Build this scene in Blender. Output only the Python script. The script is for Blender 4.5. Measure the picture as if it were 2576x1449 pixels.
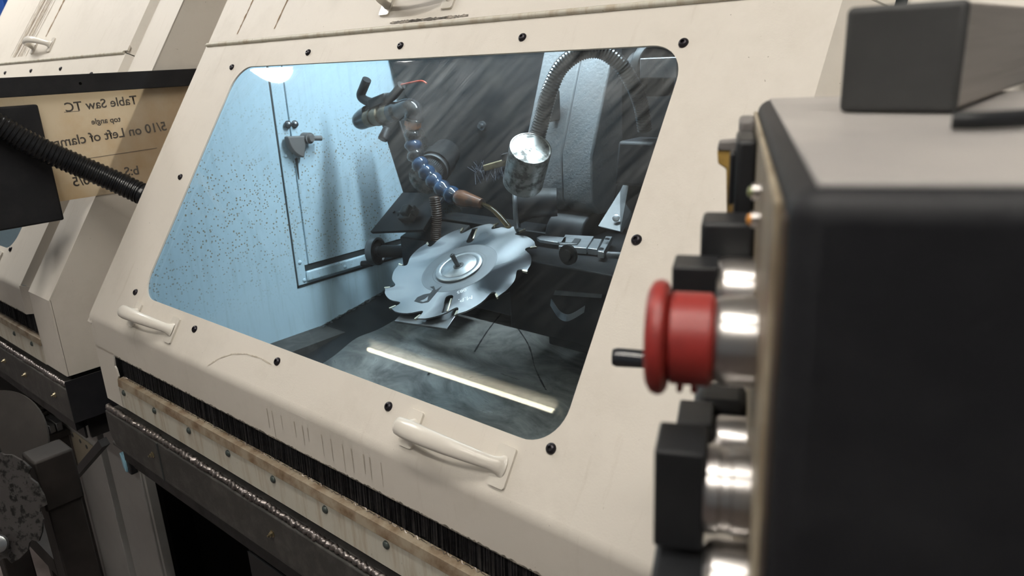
import bpy, bmesh, math, random
from mathutils import Vector, Matrix
for o in list(bpy.data.objects): bpy.data.objects.remove(o, do_unlink=True)
rnd = random.Random(7)
scene = bpy.context.scene
COL = scene.collection
PI = math.pi

# ------------------------------------------------------------------ camera
# focal length in pixels of the 2576 x 1449 frame; axes of the camera in world space
FPX = 1872.04
CAM = Vector((0.0, 0.0, 1.5))
c_right = Vector((0.759241, 0.649082, -0.047377))
c_down = Vector((0.159902, -0.256614, -0.953195))
c_fwd = Vector((-0.630860, 0.716129, -0.298622))
cam_data = bpy.data.cameras.new('camera')
cam = bpy.data.objects.new('camera', cam_data)
COL.objects.link(cam)
m3 = Matrix((c_right, -c_down, -c_fwd)).transposed()
cam.matrix_world = Matrix.Translation(CAM) @ m3.to_4x4()
cam_data.sensor_width = 36.0
cam_data.sensor_fit = 'HORIZONTAL'
cam_data.lens = FPX / 2576 * 36
cam_data.clip_start = 0.01
cam_data.dof.use_dof = True
cam_data.dof.focus_distance = 1.15
cam_data.dof.aperture_fstop = 9.0
scene.camera = cam

# ------------------------------------------------------------------ world, exposure
w = bpy.data.worlds.new('shop_ambient'); scene.world = w; w.use_nodes = True
w.node_tree.nodes['Background'].inputs[0].default_value = (0.97, 0.99, 1.0, 1)
w.node_tree.nodes['Background'].inputs[1].default_value = 0.13
vs = scene.view_settings
vs.view_transform = 'Standard'; vs.look = 'None'; vs.gamma = 1.0; vs.use_curve_mapping = False
vs.exposure = 0.06
TUBE = 58.0      # emission of the added twin ceiling tubes
BAY = 26.0       # emission of the round bay lamps
LED = 125.0       # emission of the LED bar inside the machine

# ------------------------------------------------------------------ helpers
def at(px, py, Y=None, X=None, Z=None, D=None):
    """survey a photograph pixel onto the plane Y=, X= or Z= (metres) or at depth D"""
    r = c_right * (px - 1288) + c_down * (py - 724.5) + c_fwd * FPX
    if Y is not None: t = (Y - CAM.y) / r.y
    elif X is not None: t = (X - CAM.x) / r.x
    elif Z is not None: t = (Z - CAM.z) / r.z
    else: t = D / FPX
    return CAM + r * t

SN, CS = math.sin(math.radians(56)), math.cos(math.radians(56))
def pan(x, s, n=0.0):
    """point on the slanted front of a machine: x along it, s up the slope, n proud of it"""
    return Vector((x, 0.5 + s * CS - n * SN, 1.045 + s * SN + n * CS))
PU, PV, PN = Vector((1, 0, 0)), Vector((0, CS, SN)), Vector((0, -SN, CS))

BASE = {}
def setup(o, parent, base):
    COL.objects.link(o)
    if parent is not None: o.parent = parent
    BASE[o.name] = base
def tag(o, label=None, cat=None, group=None, kind=None):
    if label: o['label'] = label
    if cat: o['category'] = cat
    if group: o['group'] = group
    if kind: o['kind'] = kind
    return o
def thing(name, base, label, cat, group=None):
    o = bpy.data.objects.new(name, None); o.empty_display_size = 0.05
    base = Vector(base); o.location = base
    setup(o, None, base)
    return tag(o, label, cat, group)

class Part:
    """a part of a thing made of several pieces: the first mesh built is the part, the later ones its sub-parts"""
    def __init__(s, name, owner, label=None): s.name, s.owner, s.label, s.obj = name, owner, label, None

class MB:
    """collects shapes in world coordinates into one bmesh"""
    def __init__(s): s.bm = bmesh.new()
    def face(s, pts):
        return s.bm.faces.new([s.bm.verts.new(Vector(p)) for p in pts])
    def box(s, lo, hi):
        x0, y0, z0 = lo; x1, y1, z1 = hi
        return s.hexa([(x0,y0,z0),(x1,y0,z0),(x1,y1,z0),(x0,y1,z0)], [(x0,y0,z1),(x1,y0,z1),(x1,y1,z1),(x0,y1,z1)])
    def hexa(s, a, b):
        va = [s.bm.verts.new(Vector(p)) for p in a]; vb = [s.bm.verts.new(Vector(p)) for p in b]
        n = len(va)
        s.bm.faces.new(va[::-1]); s.bm.faces.new(vb)
        for i in range(n): s.bm.faces.new((va[i], va[(i+1) % n], vb[(i+1) % n], vb[i]))
        return s
    def obox(s, c, ax, half):
        """oriented box: centre, three axes, half sizes"""
        c = Vector(c); u, v, w_ = [Vector(a).normalized() * h for a, h in zip(ax, half)]
        return s.hexa([c-u-v-w_, c+u-v-w_, c+u+v-w_, c-u+v-w_], [c-u-v+w_, c+u-v+w_, c+u+v+w_, c-u+v+w_])
    def prism(s, poly, o, u, v, n, t):
        """polygon in (u, v) at o, extruded from 0 to t along n"""
        o, u, v, n = Vector(o), Vector(u), Vector(v), Vector(n)
        a = [o + u*p[0] + v*p[1] for p in poly]; b = [q + n*t for q in a]
        return s.hexa(a, b)
    def rings(s, rings, caps=True, closed=True):
        vs_ = [[s.bm.verts.new(Vector(p)) for p in r] for r in rings]
        k = len(vs_[0])
        for i in range(len(vs_)-1):
            for j in range(k if closed else k-1):
                s.bm.faces.new((vs_[i][j], vs_[i][(j+1) % k], vs_[i+1][(j+1) % k], vs_[i+1][j]))
        if caps:
            s.bm.faces.new(vs_[0][::-1]); s.bm.faces.new(vs_[-1])
        return s
    def lathe(s, prof, p, axis, seg=24, caps=True):
        """prof = [(distance along axis, radius)]"""
        p, axis = Vector(p), Vector(axis).normalized()
        u = axis.orthogonal().normalized(); v = axis.cross(u)
        return s.rings([[p + axis*d + (u*math.cos(2*PI*j/seg) + v*math.sin(2*PI*j/seg))*max(r, 1e-5) for j in range(seg)] for d, r in prof], caps)
    def rod(s, a, b, r, r2=None, seg=16):
        a, b = Vector(a), Vector(b); L = (b-a).length
        return s.lathe([(0, r), (L, r if r2 is None else r2)], a, b-a, seg)
    def tube(s, path, rad, seg=14):
        """rad a number or a function of (index, fraction)"""
        path = [Vector(p) for p in path]; n = len(path); rs = []
        t0 = (path[1]-path[0]).normalized(); u = t0.orthogonal().normalized()
        for i, p in enumerate(path):
            t = (path[min(i+1, n-1)] - path[max(i-1, 0)]).normalized()
            u = (u - t*u.dot(t)).normalized(); v = t.cross(u)
            r = rad if not callable(rad) else rad(i, i/(n-1))
            rs.append([p + (u*math.cos(2*PI*j/seg) + v*math.sin(2*PI*j/seg))*r for j in range(seg)])
        return s.rings(rs)
    def plate(s, outer, holes, o, u, v, n, t):
        """flat sheet with holes, thickness t along n"""
        o, u, v, n = Vector(o), Vector(u), Vector(v), Vector(n)
        bm = s.bm; edges = []; loops = []
        for L in [outer] + list(holes):
            vv = [bm.verts.new(o + u*p[0] + v*p[1]) for p in L]
            loops.append(vv)
            edges += [bm.edges.new((vv[i], vv[(i+1) % len(vv)])) for i in range(len(vv))]
        r = bmesh.ops.triangle_fill(bm, use_beauty=True, use_dissolve=False, edges=edges)
        fs = [g for g in r['geom'] if isinstance(g, bmesh.types.BMFace)]
        e = bmesh.ops.extrude_face_region(bm, geom=fs)
        bmesh.ops.translate(bm, vec=n*t, verts=[g for g in e['geom'] if isinstance(g, bmesh.types.BMVert)])
        return s
    def build(s, name, mat, parent=None, base=None, smooth=None, bevel=None, merge=False, bseg=2):
        bm = s.bm; lazy = None
        if isinstance(parent, Part):
            if parent.obj is None: lazy = parent; name = parent.name; parent = parent.owner
            else: parent = parent.obj
        if merge: bmesh.ops.remove_doubles(bm, verts=bm.verts, dist=1e-5)
        bmesh.ops.recalc_face_normals(bm, faces=bm.faces)
        if base is None:
            base = BASE[parent.name] if parent is not None else Vector((0, 0, 0))
        base = Vector(base)
        bmesh.ops.translate(bm, vec=-base, verts=bm.verts)
        me = bpy.data.meshes.new(name); bm.to_mesh(me); bm.free()
        if mat is not None: me.materials.append(mat)
        if smooth is not None:
            me.shade_smooth() if hasattr(me, 'shade_smooth') else None
            me.set_sharp_from_angle(angle=math.radians(smooth))
        o = bpy.data.objects.new(name, me)
        setup(o, parent, base)
        if parent is None: o.location = base
        if lazy is not None:
            lazy.obj = o
            if lazy.label: o['label'] = lazy.label
        if bevel:
            b = o.modifiers.new('bevel', 'BEVEL'); b.width = bevel; b.segments = bseg; b.limit_method = 'ANGLE'; b.angle_limit = math.radians(35)
            me.shade_smooth(); me.set_sharp_from_angle(angle=math.radians(50))
        return o

def inst(src_mesh, name, loc, rot, parent):
    """a piece that shares mesh data; rot a 3x3 matrix, loc in world coordinates"""
    o = bpy.data.objects.new(name, src_mesh)
    setup(o, parent, BASE[parent.name])
    o.matrix_local = Matrix.Translation(Vector(loc) - BASE[parent.name]) @ rot.to_4x4()
    return o
def frame(u, v, n): return Matrix((Vector(u), Vector(v), Vector(n))).transposed()
def rrect(x0, x1, y0, y1, r, seg=8):
    out = []
    for cx, cy, a0 in ((x1-r, y0+r, -90), (x1-r, y1-r, 0), (x0+r, y1-r, 90), (x0+r, y0+r, 180)):
        for i in range(seg+1):
            a = math.radians(a0 + 90*i/seg); out.append((cx + r*math.cos(a), cy + r*math.sin(a)))
    return out
def circle(cx, cy, r, n=20): return [(cx + r*math.cos(2*PI*i/n), cy + r*math.sin(2*PI*i/n)) for i in range(n)]
def spline(pts, n):
    """Catmull-Rom through points"""
    pts = [Vector(p) for p in pts]; P = [pts[0]*2-pts[1]] + pts + [pts[-1]*2-pts[-2]]; out = []
    for i in range(len(pts)-1):
        a, b, c, d = P[i:i+4]
        for k in range(n):
            t = k/n
            out.append(0.5*((2*b) + (c-a)*t + (2*a-5*b+4*c-d)*t*t + (3*b-a-3*c+d)*t**3))
    out.append(pts[-1]); return out
def resample(path, step):
    out = [path[0]]; acc = 0
    for i in range(1, len(path)):
        a, b = path[i-1], path[i]; L = (b-a).length
        while acc + L >= step:
            t = (step-acc)/L; a = a + (b-a)*t; out.append(a.copy()); L = (b-a).length; acc = 0
        acc += L
    return out
def text_mesh(name, body, size, o, u, v, lift, mat, parent, align='CENTER', bold=0.0):
    cu = bpy.data.curves.new('txt', 'FONT'); cu.body = body; cu.size = size; cu.align_x = align; cu.align_y = 'CENTER'; cu.resolution_u = 3; cu.offset = bold
    t = bpy.data.objects.new('txt', cu); COL.objects.link(t)
    bpy.context.view_layer.update()
    me = bpy.data.meshes.new_from_object(t.evaluated_get(bpy.context.evaluated_depsgraph_get()))
    bpy.data.objects.remove(t, do_unlink=True); bpy.data.curves.remove(cu)
    u, v = Vector(u).normalized(), Vector(v).normalized(); n = u.cross(v)
    base = BASE[parent.name]
    me.transform(Matrix.Translation(Vector(o) + n*lift - base) @ frame(u, v, n).to_4x4())
    me.materials.append(mat)
    ob = bpy.data.objects.new(name, me); setup(ob, parent, base)
    return ob
def kids(o): return [c for c in bpy.data.objects if c.parent == o]
def copy_tree(o, parent=None):
    c = o.copy(); COL.objects.link(c); c.parent = parent; BASE[c.name] = BASE[o.name]
    for ch in kids(o): copy_tree(ch, c)
    return c

# ------------------------------------------------------------------ materials
def nt(name):
    m = bpy.data.materials.new(name); m.use_nodes = True
    t = m.node_tree; b = t.nodes['Principled BSDF']
    return m, t, b
def node(t, kind, **kw):
    n = t.nodes.new(kind)
    for k, v in kw.items(): setattr(n, k, v)
    return n
def ramp(t, src, stops):
    r = node(t, 'ShaderNodeValToRGB'); e = r.color_ramp.elements
    while len(e) < len(stops): e.new(0.5)
    for el, (p, c) in zip(e, stops):
        el.position = p; el.color = (*c, 1) if len(c) == 3 else c
    t.links.new(src, r.inputs[0]); return r.outputs[0]
def noise(t, scale, detail=4, rough=0.6, stretch=None, dist=0.0, co='Object'):
    tc = node(t, 'ShaderNodeTexCoord'); mp = node(t, 'ShaderNodeMapping')
    if stretch: mp.inputs['Scale'].default_value = stretch
    n = node(t, 'ShaderNodeTexNoise'); n.inputs['Scale'].default_value = scale; n.inputs['Detail'].default_value = detail
    n.inputs['Roughness'].default_value = rough; n.inputs['Distortion'].default_value = dist
    t.links.new(tc.outputs[co], mp.inputs[0]); t.links.new(mp.outputs[0], n.inputs['Vector'])
    return n.outputs[0]
def mixc(t, fac, a, b):
    m = node(t, 'ShaderNodeMix', data_type='RGBA')
    for s_, v in ((m.inputs[0], fac), (m.inputs[6], a), (m.inputs[7], b)):
        if isinstance(v, (int, float)): s_.default_value = v
        elif isinstance(v, tuple): s_.default_value = (*v, 1)
        else: t.links.new(v, s_)
    return m.outputs[2]
def math_(t, op, a, b=0.0):
    m = node(t, 'ShaderNodeMath', operation=op)
    for s_, v in ((m.inputs[0], a), (m.inputs[1], b)):
        if isinstance(v, (int, float)): s_.default_value = v
        else: t.links.new(v, s_)
    return m.outputs[0]
def bump(t, b, src, strength, dist=0.001):
    n = node(t, 'ShaderNodeBump'); n.inputs['Strength'].default_value = strength; n.inputs['Distance'].default_value = dist
    t.links.new(src, n.inputs['Height']); t.links.new(n.outputs[0], b.inputs['Normal'])
def pm(name, col, rough=0.5, metal=0.0, col2=None, scale=8, lo=0.45, hi=0.7, bumps=None, stretch=None, rvar=0.0, coat=0.0, spec=0.5):
    """plain procedural material: two colours mixed by noise, optional fine relief"""
    m, t, b = nt(name)
    b.inputs['Roughness'].default_value = rough; b.inputs['Metallic'].default_value = metal
    b.inputs['Specular IOR Level'].default_value = spec
    if coat: b.inputs['Coat Weight'].default_value = coat
    if col2 is None: col2 = tuple(c*0.8 for c in col)
    nz = noise(t, scale, 6, 0.62, stretch)
    t.links.new(ramp(t, nz, [(lo, col), (hi, col2)]), b.inputs['Base Color'])
    if rvar:
        t.links.new(ramp(t, nz, [(lo, (rough,)*3), (hi, (min(1, rough+rvar),)*3)]), b.inputs['Roughness'])
    if bumps: bump(t, b, noise(t, bumps[0], 3), bumps[1])
    return m

def cream_paint():
    m, t, b = nt('cream_paint')
    b.inputs['Roughness'].default_value = 0.55
    smudge = ramp(t, noise(t, 5, 6, 0.7), [(0.5, (0, 0, 0)), (0.82, (0.5,)*3)])
    drip = ramp(t, noise(t, 9, 5, 0.65, (5, 0.7, 0.7)), [(0.6, (0, 0, 0)), (0.8, (0.28,)*3)])
    speck = ramp(t, noise(t, 190, 2, 0.5), [(0.76, (0, 0, 0)), (0.8, (0.8,)*3)])
    c = mixc(t, smudge, (0.70, 0.655, 0.585), (0.50, 0.455, 0.385))
    c = mixc(t, drip, c, (0.36, 0.29, 0.2))
    c = mixc(t, speck, c, (0.2, 0.16, 0.12))
    t.links.new(c, b.inputs['Base Color'])
    bump(t, b, noise(t, 420, 2), 0.18, 0.0006)
    return m
def grimy_paint():
    """lower rail: cream paint with brown coolant runs"""
    m, t, b = nt('grimy_cream_paint')
    b.inputs['Roughness'].default_value = 0.5
    run = ramp(t, noise(t, 16, 6, 0.7, (3.2, 1, 0.35)), [(0.48, (0, 0, 0)), (0.74, (0.75,)*3)])
    c = mixc(t, run, (0.60, 0.575, 0.49), (0.33, 0.23, 0.12))
    sp = ramp(t, noise(t, 120, 3), [(0.68, (0, 0, 0)), (0.75, (1, 1, 1))])
    t.links.new(mixc(t, sp, c, (0.2, 0.14, 0.08)), b.inputs['Base Color'])
    return m
def wall_paint():
    """inside of the left wall: pale paint with brown spatter dots and runs"""
    m, t, b = nt('spattered_wall_paint')
    b.inputs['Roughness'].default_value = 0.38
    tc = node(t, 'ShaderNodeTexCoord'); vo = node(t, 'ShaderNodeTexVoronoi'); vo.inputs['Scale'].default_value = 150
    wob = node(t, 'ShaderNodeTexNoise'); wob.inputs['Scale'].default_value = 60
    t.links.new(tc.outputs['Object'], wob.inputs['Vector'])
    av = mixc(t, 0.008, tc.outputs['Object'], wob.outputs[1]); t.links.new(av, vo.inputs['Vector'])
    keep = math_(t, 'GREATER_THAN', vo.outputs['Color'], 0.32)
    dots = ramp(t, vo.outputs['Distance'], [(0.24, (1, 1, 1)), (0.32, (0, 0, 0))])
    dots = math_(t, 'MULTIPLY', dots, keep)
    sx = node(t, 'ShaderNodeSeparateXYZ'); t.links.new(tc.outputs['Object'], sx.inputs[0])
    band = ramp(t, math_(t, 'MULTIPLY', sx.outputs[2], 0.5), [(0.47, (0, 0, 0)), (0.56, (0.9,)*3), (0.64, (0.9,)*3), (0.72, (0.12,)*3)])
    pat = ramp(t, noise(t, 7, 4), [(0.30, (0, 0, 0)), (0.50, (1, 1, 1))])
    dots = math_(t, 'MULTIPLY', math_(t, 'MULTIPLY', dots, band), pat)
    run = ramp(t, noise(t, 22, 5, 0.7, (1, 3, 0.22)), [(0.5, (0, 0, 0)), (0.8, (0.5,)*3)])
    c = mixc(t, run, (0.485, 0.635, 0.73), (0.32, 0.40, 0.43))
    t.links.new(mixc(t, dots, c, (0.24, 0.19, 0.11)), b.inputs['Base Color'])
    return m
def stainless():
    """dirty swirled stainless sheet"""
    m, t, b = nt('swirled_stainless')
    b.inputs['Metallic'].default_value = 0.45
    z = noise(t, 7, 9, 0.72, (1, 1.6, 1), 1.6)
    t.links.new(ramp(t, z, [(0.35, (0.13, 0.125, 0.12)), (0.58, (0.33, 0.32, 0.30)), (0.75, (0.50, 0.49, 0.46))]), b.inputs['Base Color'])
    t.links.new(ramp(t, z, [(0.3, (0.42,)*3), (0.7, (0.24,)*3)]), b.inputs['Roughness'])
    bump(t, b, noise(t, 26, 6, 0.7, None, 2.0), 0.25, 0.002)
    return m
def blade_steel():
    m, t, b = nt('wet_blade_steel')
    b.inputs['Metallic'].default_value = 1.0
    z = noise(t, 4.5, 3, 0.45, None, 0.8)
    t.links.new(ramp(t, z, [(0.38, (0.07, 0.072, 0.078)), (0.45, (0.22, 0.23, 0.24)), (0.53, (0.36, 0.375, 0.39)), (0.58, (0.40, 0.415, 0.43)), (0.64, (0.14, 0.145, 0.155))]), b.inputs['Base Color'])
    t.links.new(ramp(t, z, [(0.40, (0.2,)*3), (0.55, (0.42,)*3)]), b.inputs['Roughness'])
    return m
def pane_mat():
    """scratched, oily polycarbonate"""
    m, t, b = nt('scratched_polycarbonate')
    t.nodes.remove(b); out = t.nodes['Material Output']
    tr = node(t, 'ShaderNodeBsdfTransparent'); tr.inputs[0].default_value = (0.90, 0.95, 0.97, 1)
    gl = node(t, 'ShaderNodeBsdfGlossy'); gl.inputs['Roughness'].default_value = 0.012
    lw = node(t, 'ShaderNodeLayerWeight'); lw.inputs['Blend'].default_value = 0.5      # Schlick reflectance, the same for both faces of the sheet
    sch = math_(t, 'ADD', math_(t, 'MULTIPLY', math_(t, 'POWER', lw.outputs['Facing'], 5.0), 0.96), 0.04)
    m1 = node(t, 'ShaderNodeMixShader'); t.links.new(sch, m1.inputs[0]); t.links.new(tr.outputs[0], m1.inputs[1]); t.links.new(gl.outputs[0], m1.inputs[2])
    # haze of oil and scratches, running diagonally
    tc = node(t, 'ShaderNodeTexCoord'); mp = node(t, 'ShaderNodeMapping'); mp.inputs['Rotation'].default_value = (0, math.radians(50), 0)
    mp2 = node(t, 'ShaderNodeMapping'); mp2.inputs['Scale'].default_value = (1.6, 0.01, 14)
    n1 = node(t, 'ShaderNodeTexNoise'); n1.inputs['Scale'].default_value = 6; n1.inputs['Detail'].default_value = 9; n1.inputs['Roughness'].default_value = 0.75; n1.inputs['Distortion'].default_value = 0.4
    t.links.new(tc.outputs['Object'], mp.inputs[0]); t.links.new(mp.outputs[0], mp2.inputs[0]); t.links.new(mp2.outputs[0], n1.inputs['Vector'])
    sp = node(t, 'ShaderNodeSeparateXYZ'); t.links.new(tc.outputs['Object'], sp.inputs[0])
    upper_haze = ramp(t, math_(t, 'SUBTRACT', sp.outputs[2], 1.0), [(0.15, (0.04,)*3), (0.30, (0.16,)*3), (0.46, (1, 1, 1))])     # haze grows stronger towards the top
    patch = math_(t, 'MULTIPLY', ramp(t, noise(t, 3.2, 3), [(0.40, (0.15,)*3), (0.65, (1, 1, 1))]), upper_haze)
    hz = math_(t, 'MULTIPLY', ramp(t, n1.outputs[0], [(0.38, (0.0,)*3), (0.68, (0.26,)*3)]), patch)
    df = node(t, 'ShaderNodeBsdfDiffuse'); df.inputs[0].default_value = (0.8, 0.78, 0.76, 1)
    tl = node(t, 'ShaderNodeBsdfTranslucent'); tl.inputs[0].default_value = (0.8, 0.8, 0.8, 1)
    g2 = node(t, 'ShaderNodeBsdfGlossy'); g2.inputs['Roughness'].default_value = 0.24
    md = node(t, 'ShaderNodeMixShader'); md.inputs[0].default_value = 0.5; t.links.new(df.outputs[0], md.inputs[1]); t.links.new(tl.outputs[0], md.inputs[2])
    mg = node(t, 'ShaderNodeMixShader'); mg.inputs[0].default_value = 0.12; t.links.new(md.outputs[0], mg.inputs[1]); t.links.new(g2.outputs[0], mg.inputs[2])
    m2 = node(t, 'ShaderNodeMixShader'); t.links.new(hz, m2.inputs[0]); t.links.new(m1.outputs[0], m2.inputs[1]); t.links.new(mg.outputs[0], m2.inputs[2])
    t.links.new(m2.outputs[0], out.inputs[0])
    return m
def film():
    m, t, b = nt('yellowed_film'); out = t.nodes['Material Output']
    c = ramp(t, noise(t, 7, 6, 0.65), [(0.42, (0.86, 0.78, 0.64)), (0.72, (0.74, 0.60, 0.40))])
    t.links.new(c, b.inputs['Base Color']); b.inputs['Roughness'].default_value = 0.5
    tl = node(t, 'ShaderNodeBsdfTranslucent'); t.links.new(c, tl.inputs[0])
    mx = node(t, 'ShaderNodeMixShader'); mx.inputs[0].default_value = 0.6
    t.links.new(b.outputs[0], mx.inputs[1]); t.links.new(tl.outputs[0], mx.inputs[2]); t.links.new(mx.outputs[0], out.inputs[0])
    return m
def emit(name, col, s):
    m, t, b = nt(name)
    b.inputs['Base Color'].default_value = (0.9, 0.9, 0.9, 1)
    b.inputs['Emission Color'].default_value = (*col, 1); b.inputs['Emission Strength'].default_value = s
    return m
def liquid(name, col, rough=0.05):
    m, t, b = nt(name)
    b.inputs['Base Color'].default_value = (*col, 1); b.inputs['Roughness'].default_value = rough
    b.inputs['Transmission Weight'].default_value = 0.95; b.inputs['IOR'].default_value = 1.33
    return m

M = dict(
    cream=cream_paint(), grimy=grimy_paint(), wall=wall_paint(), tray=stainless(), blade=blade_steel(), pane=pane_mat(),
    ledge=pm('brown_stained_steel', (0.34, 0.285, 0.21), 0.55, 0.1, (0.15, 0.09, 0.045), 30, 0.42, 0.68),
    bolt=pm('black_oxide_screw', (0.022, 0.020, 0.026), 0.3, 0.6, (0.045, 0.04, 0.045), 90),
    rivet=pm('green_grey_rivet', (0.06, 0.075, 0.07), 0.45, 0.3, (0.10, 0.10, 0.09), 60),
    handle=pm('glossy_cream_handle', (0.72, 0.68, 0.61), 0.25, 0.0, (0.6, 0.55, 0.48), 30, 0.6, 0.8),
    beam=pm('dusty_black_beam', (0.045, 0.043, 0.04), 0.6, 0.1, (0.085, 0.08, 0.075), 40, bumps=(260, 0.4)),
    weld=pm('weld_bead', (0.30, 0.27, 0.26), 0.35, 0.9, (0.12, 0.105, 0.1), 70, 0.4, 0.65, bumps=(150, 0.8)),
    brush=pm('black_bristle', (0.012, 0.012, 0.014), 0.55, 0.0, (0.03, 0.03, 0.034), 120),
    black=pm('black_oily_casting', (0.018, 0.019, 0.021), 0.42, 0.2, (0.028, 0.027, 0.026), 14, rvar=0.2, spec=0.25),
    powder=pm('black_powder_coat', (0.011, 0.0115, 0.014), 0.55, 0.0, (0.017, 0.0175, 0.020), 25, bumps=(500, 0.25), spec=0.3),
    worn=pm('worn_top_lit_grey', (0.32, 0.305, 0.295), 0.5, 0.0, (0.46, 0.435, 0.41), 9, 0.35, 0.75),  # pale grey holds the light falling on the pendant top, besides wear
    alu=pm('brushed_aluminium', (0.36, 0.33, 0.30), 0.38, 0.8, (0.27, 0.24, 0.21), 40, stretch=(1, 0.1, 6)),
    steel=pm('dark_machined_steel', (0.22, 0.225, 0.235), 0.34, 0.9, (0.10, 0.10, 0.105), 18, rvar=0.15),
    bright=pm('bright_ground_steel', (0.36, 0.38, 0.395), 0.32, 0.9, (0.22, 0.23, 0.24), 30, rvar=0.15),
    lampsteel=pm('stained_lamp_steel', (0.34, 0.335, 0.32), 0.36, 0.9, (0.08, 0.075, 0.07), 55, 0.46, 0.62, rvar=0.2),
    chrome=pm('chrome_bezel', (0.52, 0.50, 0.485), 0.3, 1.0, (0.5, 0.48, 0.46), 20),
    hammer=pm('hammered_grey_paint', (0.15, 0.16, 0.17), 0.4, 0.1, (0.11, 0.115, 0.12), 6, bumps=(170, 1.0)),
    red=pm('red_plastic', (0.27, 0.024, 0.020), 0.42, 0.0, (0.18, 0.018, 0.016), 40, 0.5, 0.75),
    knob=pm('black_plastic', (0.014, 0.015, 0.017), 0.45, 0.0, (0.020, 0.021, 0.023), 30, spec=0.3),
    blue=pm('oily_blue_plastic', (0.020, 0.055, 0.12), 0.16, 0.0, (0.012, 0.018, 0.03), 22, 0.42, 0.62, coat=0.4),
    navy=pm('oily_black_plastic', (0.016, 0.019, 0.024), 0.2, 0.0, (0.03, 0.026, 0.022), 26, coat=0.4),
    orange=pm('orange_plastic', (0.42, 0.13, 0.025), 0.3, 0.0, (0.22, 0.07, 0.02), 40),
    brass=pm('grimy_brass', (0.16, 0.13, 0.09), 0.35, 0.6, (0.04, 0.035, 0.03), 30),
    zinc=pm('zinc_bolt', (0.60, 0.52, 0.36), 0.3, 1.0, (0.4, 0.33, 0.2), 50),
    paper=film(),
    ink=pm('grey_ink', (0.085, 0.075, 0.065), 0.6, 0.0, (0.13, 0.115, 0.1), 60),
    white_ink=pm('white_paint_marker', (0.8, 0.82, 0.82), 0.5, 0.0, (0.6, 0.62, 0.63), 90),
    etch=pm('etched_steel', (0.16, 0.165, 0.175), 0.45, 0.9),
    marker=pm('black_marker', (0.02, 0.02, 0.022), 0.4, 0.3),
    carbide=pm('carbide_tip', (0.62, 0.55, 0.42), 0.25, 0.9, (0.4, 0.36, 0.3), 80),
    wood=pm('old_brush_wood', (0.26, 0.21, 0.12), 0.65, 0.0, (0.10, 0.08, 0.05), 35),
    bristle=pm('steel_bristle', (0.10, 0.11, 0.14), 0.4, 0.7),
    void=pm('shade_black', (0.004, 0.004, 0.004), 0.95, spec=0.0),  # near-black without gloss: deep shade put into the colour
    capgrey=pm('dull_black_cap', (0.035, 0.036, 0.036), 0.6, 0.0, (0.045, 0.046, 0.046), 20),
    bracket=pm('dark_grey_sheet', (0.06, 0.063, 0.066), 0.45, 0.0, (0.05, 0.052, 0.055), 12, bumps=(140, 0.5)),
    goose=pm('glossy_black_rubber', (0.007, 0.008, 0.010), 0.28, 0.0, (0.012, 0.012, 0.013), 30),
    seam=pm('dark_seam', (0.035, 0.04, 0.042), 0.6),
    rust=pm('rust_run', (0.20, 0.115, 0.045), 0.7, 0.0, (0.30, 0.20, 0.10), 60, 0.45, 0.7),
    dirt=pm('dirt_run', (0.42, 0.365, 0.29), 0.7, 0.0, (0.56, 0.51, 0.43), 70, 0.4, 0.65),
    soot=pm('black_grime', (0.10, 0.09, 0.075), 0.7, 0.0, (0.33, 0.29, 0.24), 60, 0.45, 0.62),
    cabinet=pm('grey_cabinet_paint', (0.27, 0.265, 0.255), 0.4, 0.0, (0.20, 0.195, 0.185), 3),
    floor=pm('worn_shop_floor', (0.13, 0.105, 0.097), 0.7, 0.0, (0.08, 0.066, 0.06), 5, bumps=(60, 0.2)),
    dish=pm('dark_steel_disc', (0.030, 0.027, 0.025), 0.6, 0.2, (0.05, 0.045, 0.042), 11, spec=0.3),
    pitted=pm('pitted_steel_disc', (0.075, 0.07, 0.068), 0.5, 0.5, (0.012, 0.012, 0.011), 110, 0.5, 0.6),
    frame=pm('dark_brown_tube', (0.014, 0.012, 0.011), 0.6, 0.0, (0.026, 0.022, 0.02), 12, spec=0.25),
    peg=pm('beige_perforated', (0.26, 0.225, 0.17), 0.6),
    bluewall=pm('blue_paint', (0.012, 0.08, 0.36), 0.5),
    teal=pm('pale_blue_plastic', (0.28, 0.52, 0.66), 0.5),
    crimson=pm('dark_red_paint', (0.16, 0.02, 0.025), 0.5),
    yellow=pm('worn_yellow_paint', (0.42, 0.27, 0.07), 0.5, 0.0, (0.16, 0.10, 0.04), 30, 0.45, 0.65),
    plate=pm('stained_cream_plate', (0.34, 0.29, 0.21), 0.5, 0.0, (0.12, 0.08, 0.04), 20, 0.42, 0.66),
    greyplate=pm('grey_block', (0.16, 0.15, 0.145), 0.55),
    ledo=pm('orange_pilot', (0.75, 0.30, 0.02), 0.3), ledg=pm('green_pilot', (0.22, 0.25, 0.10), 0.3),
    tubewarm=emit('warm_fluorescent_tube', (1.0, 0.87, 0.64), 22.0), fixture=pm('bright_fixture_steel', (0.58, 0.60, 0.62), 0.34, 0.85, (0.38, 0.40, 0.42), 40, rvar=0.15),
    brownedge=pm('rusty_dark_edge', (0.05, 0.036, 0.026), 0.6, 0.0, (0.13, 0.085, 0.04), 30, 0.45, 0.65),
    tube=emit('added_tube_light', (1.0, 0.95, 0.87), TUBE), bay=emit('bay_lamp_lens', (1.0, 0.97, 0.92), BAY),
    led=emit('cool_led_lens', (0.82, 0.94, 1.0), LED),
    whitemetal=pm('white_fixture', (0.75, 0.74, 0.72), 0.5),
    coolant=liquid('brown_coolant', (0.42, 0.30, 0.14)),
)

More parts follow.
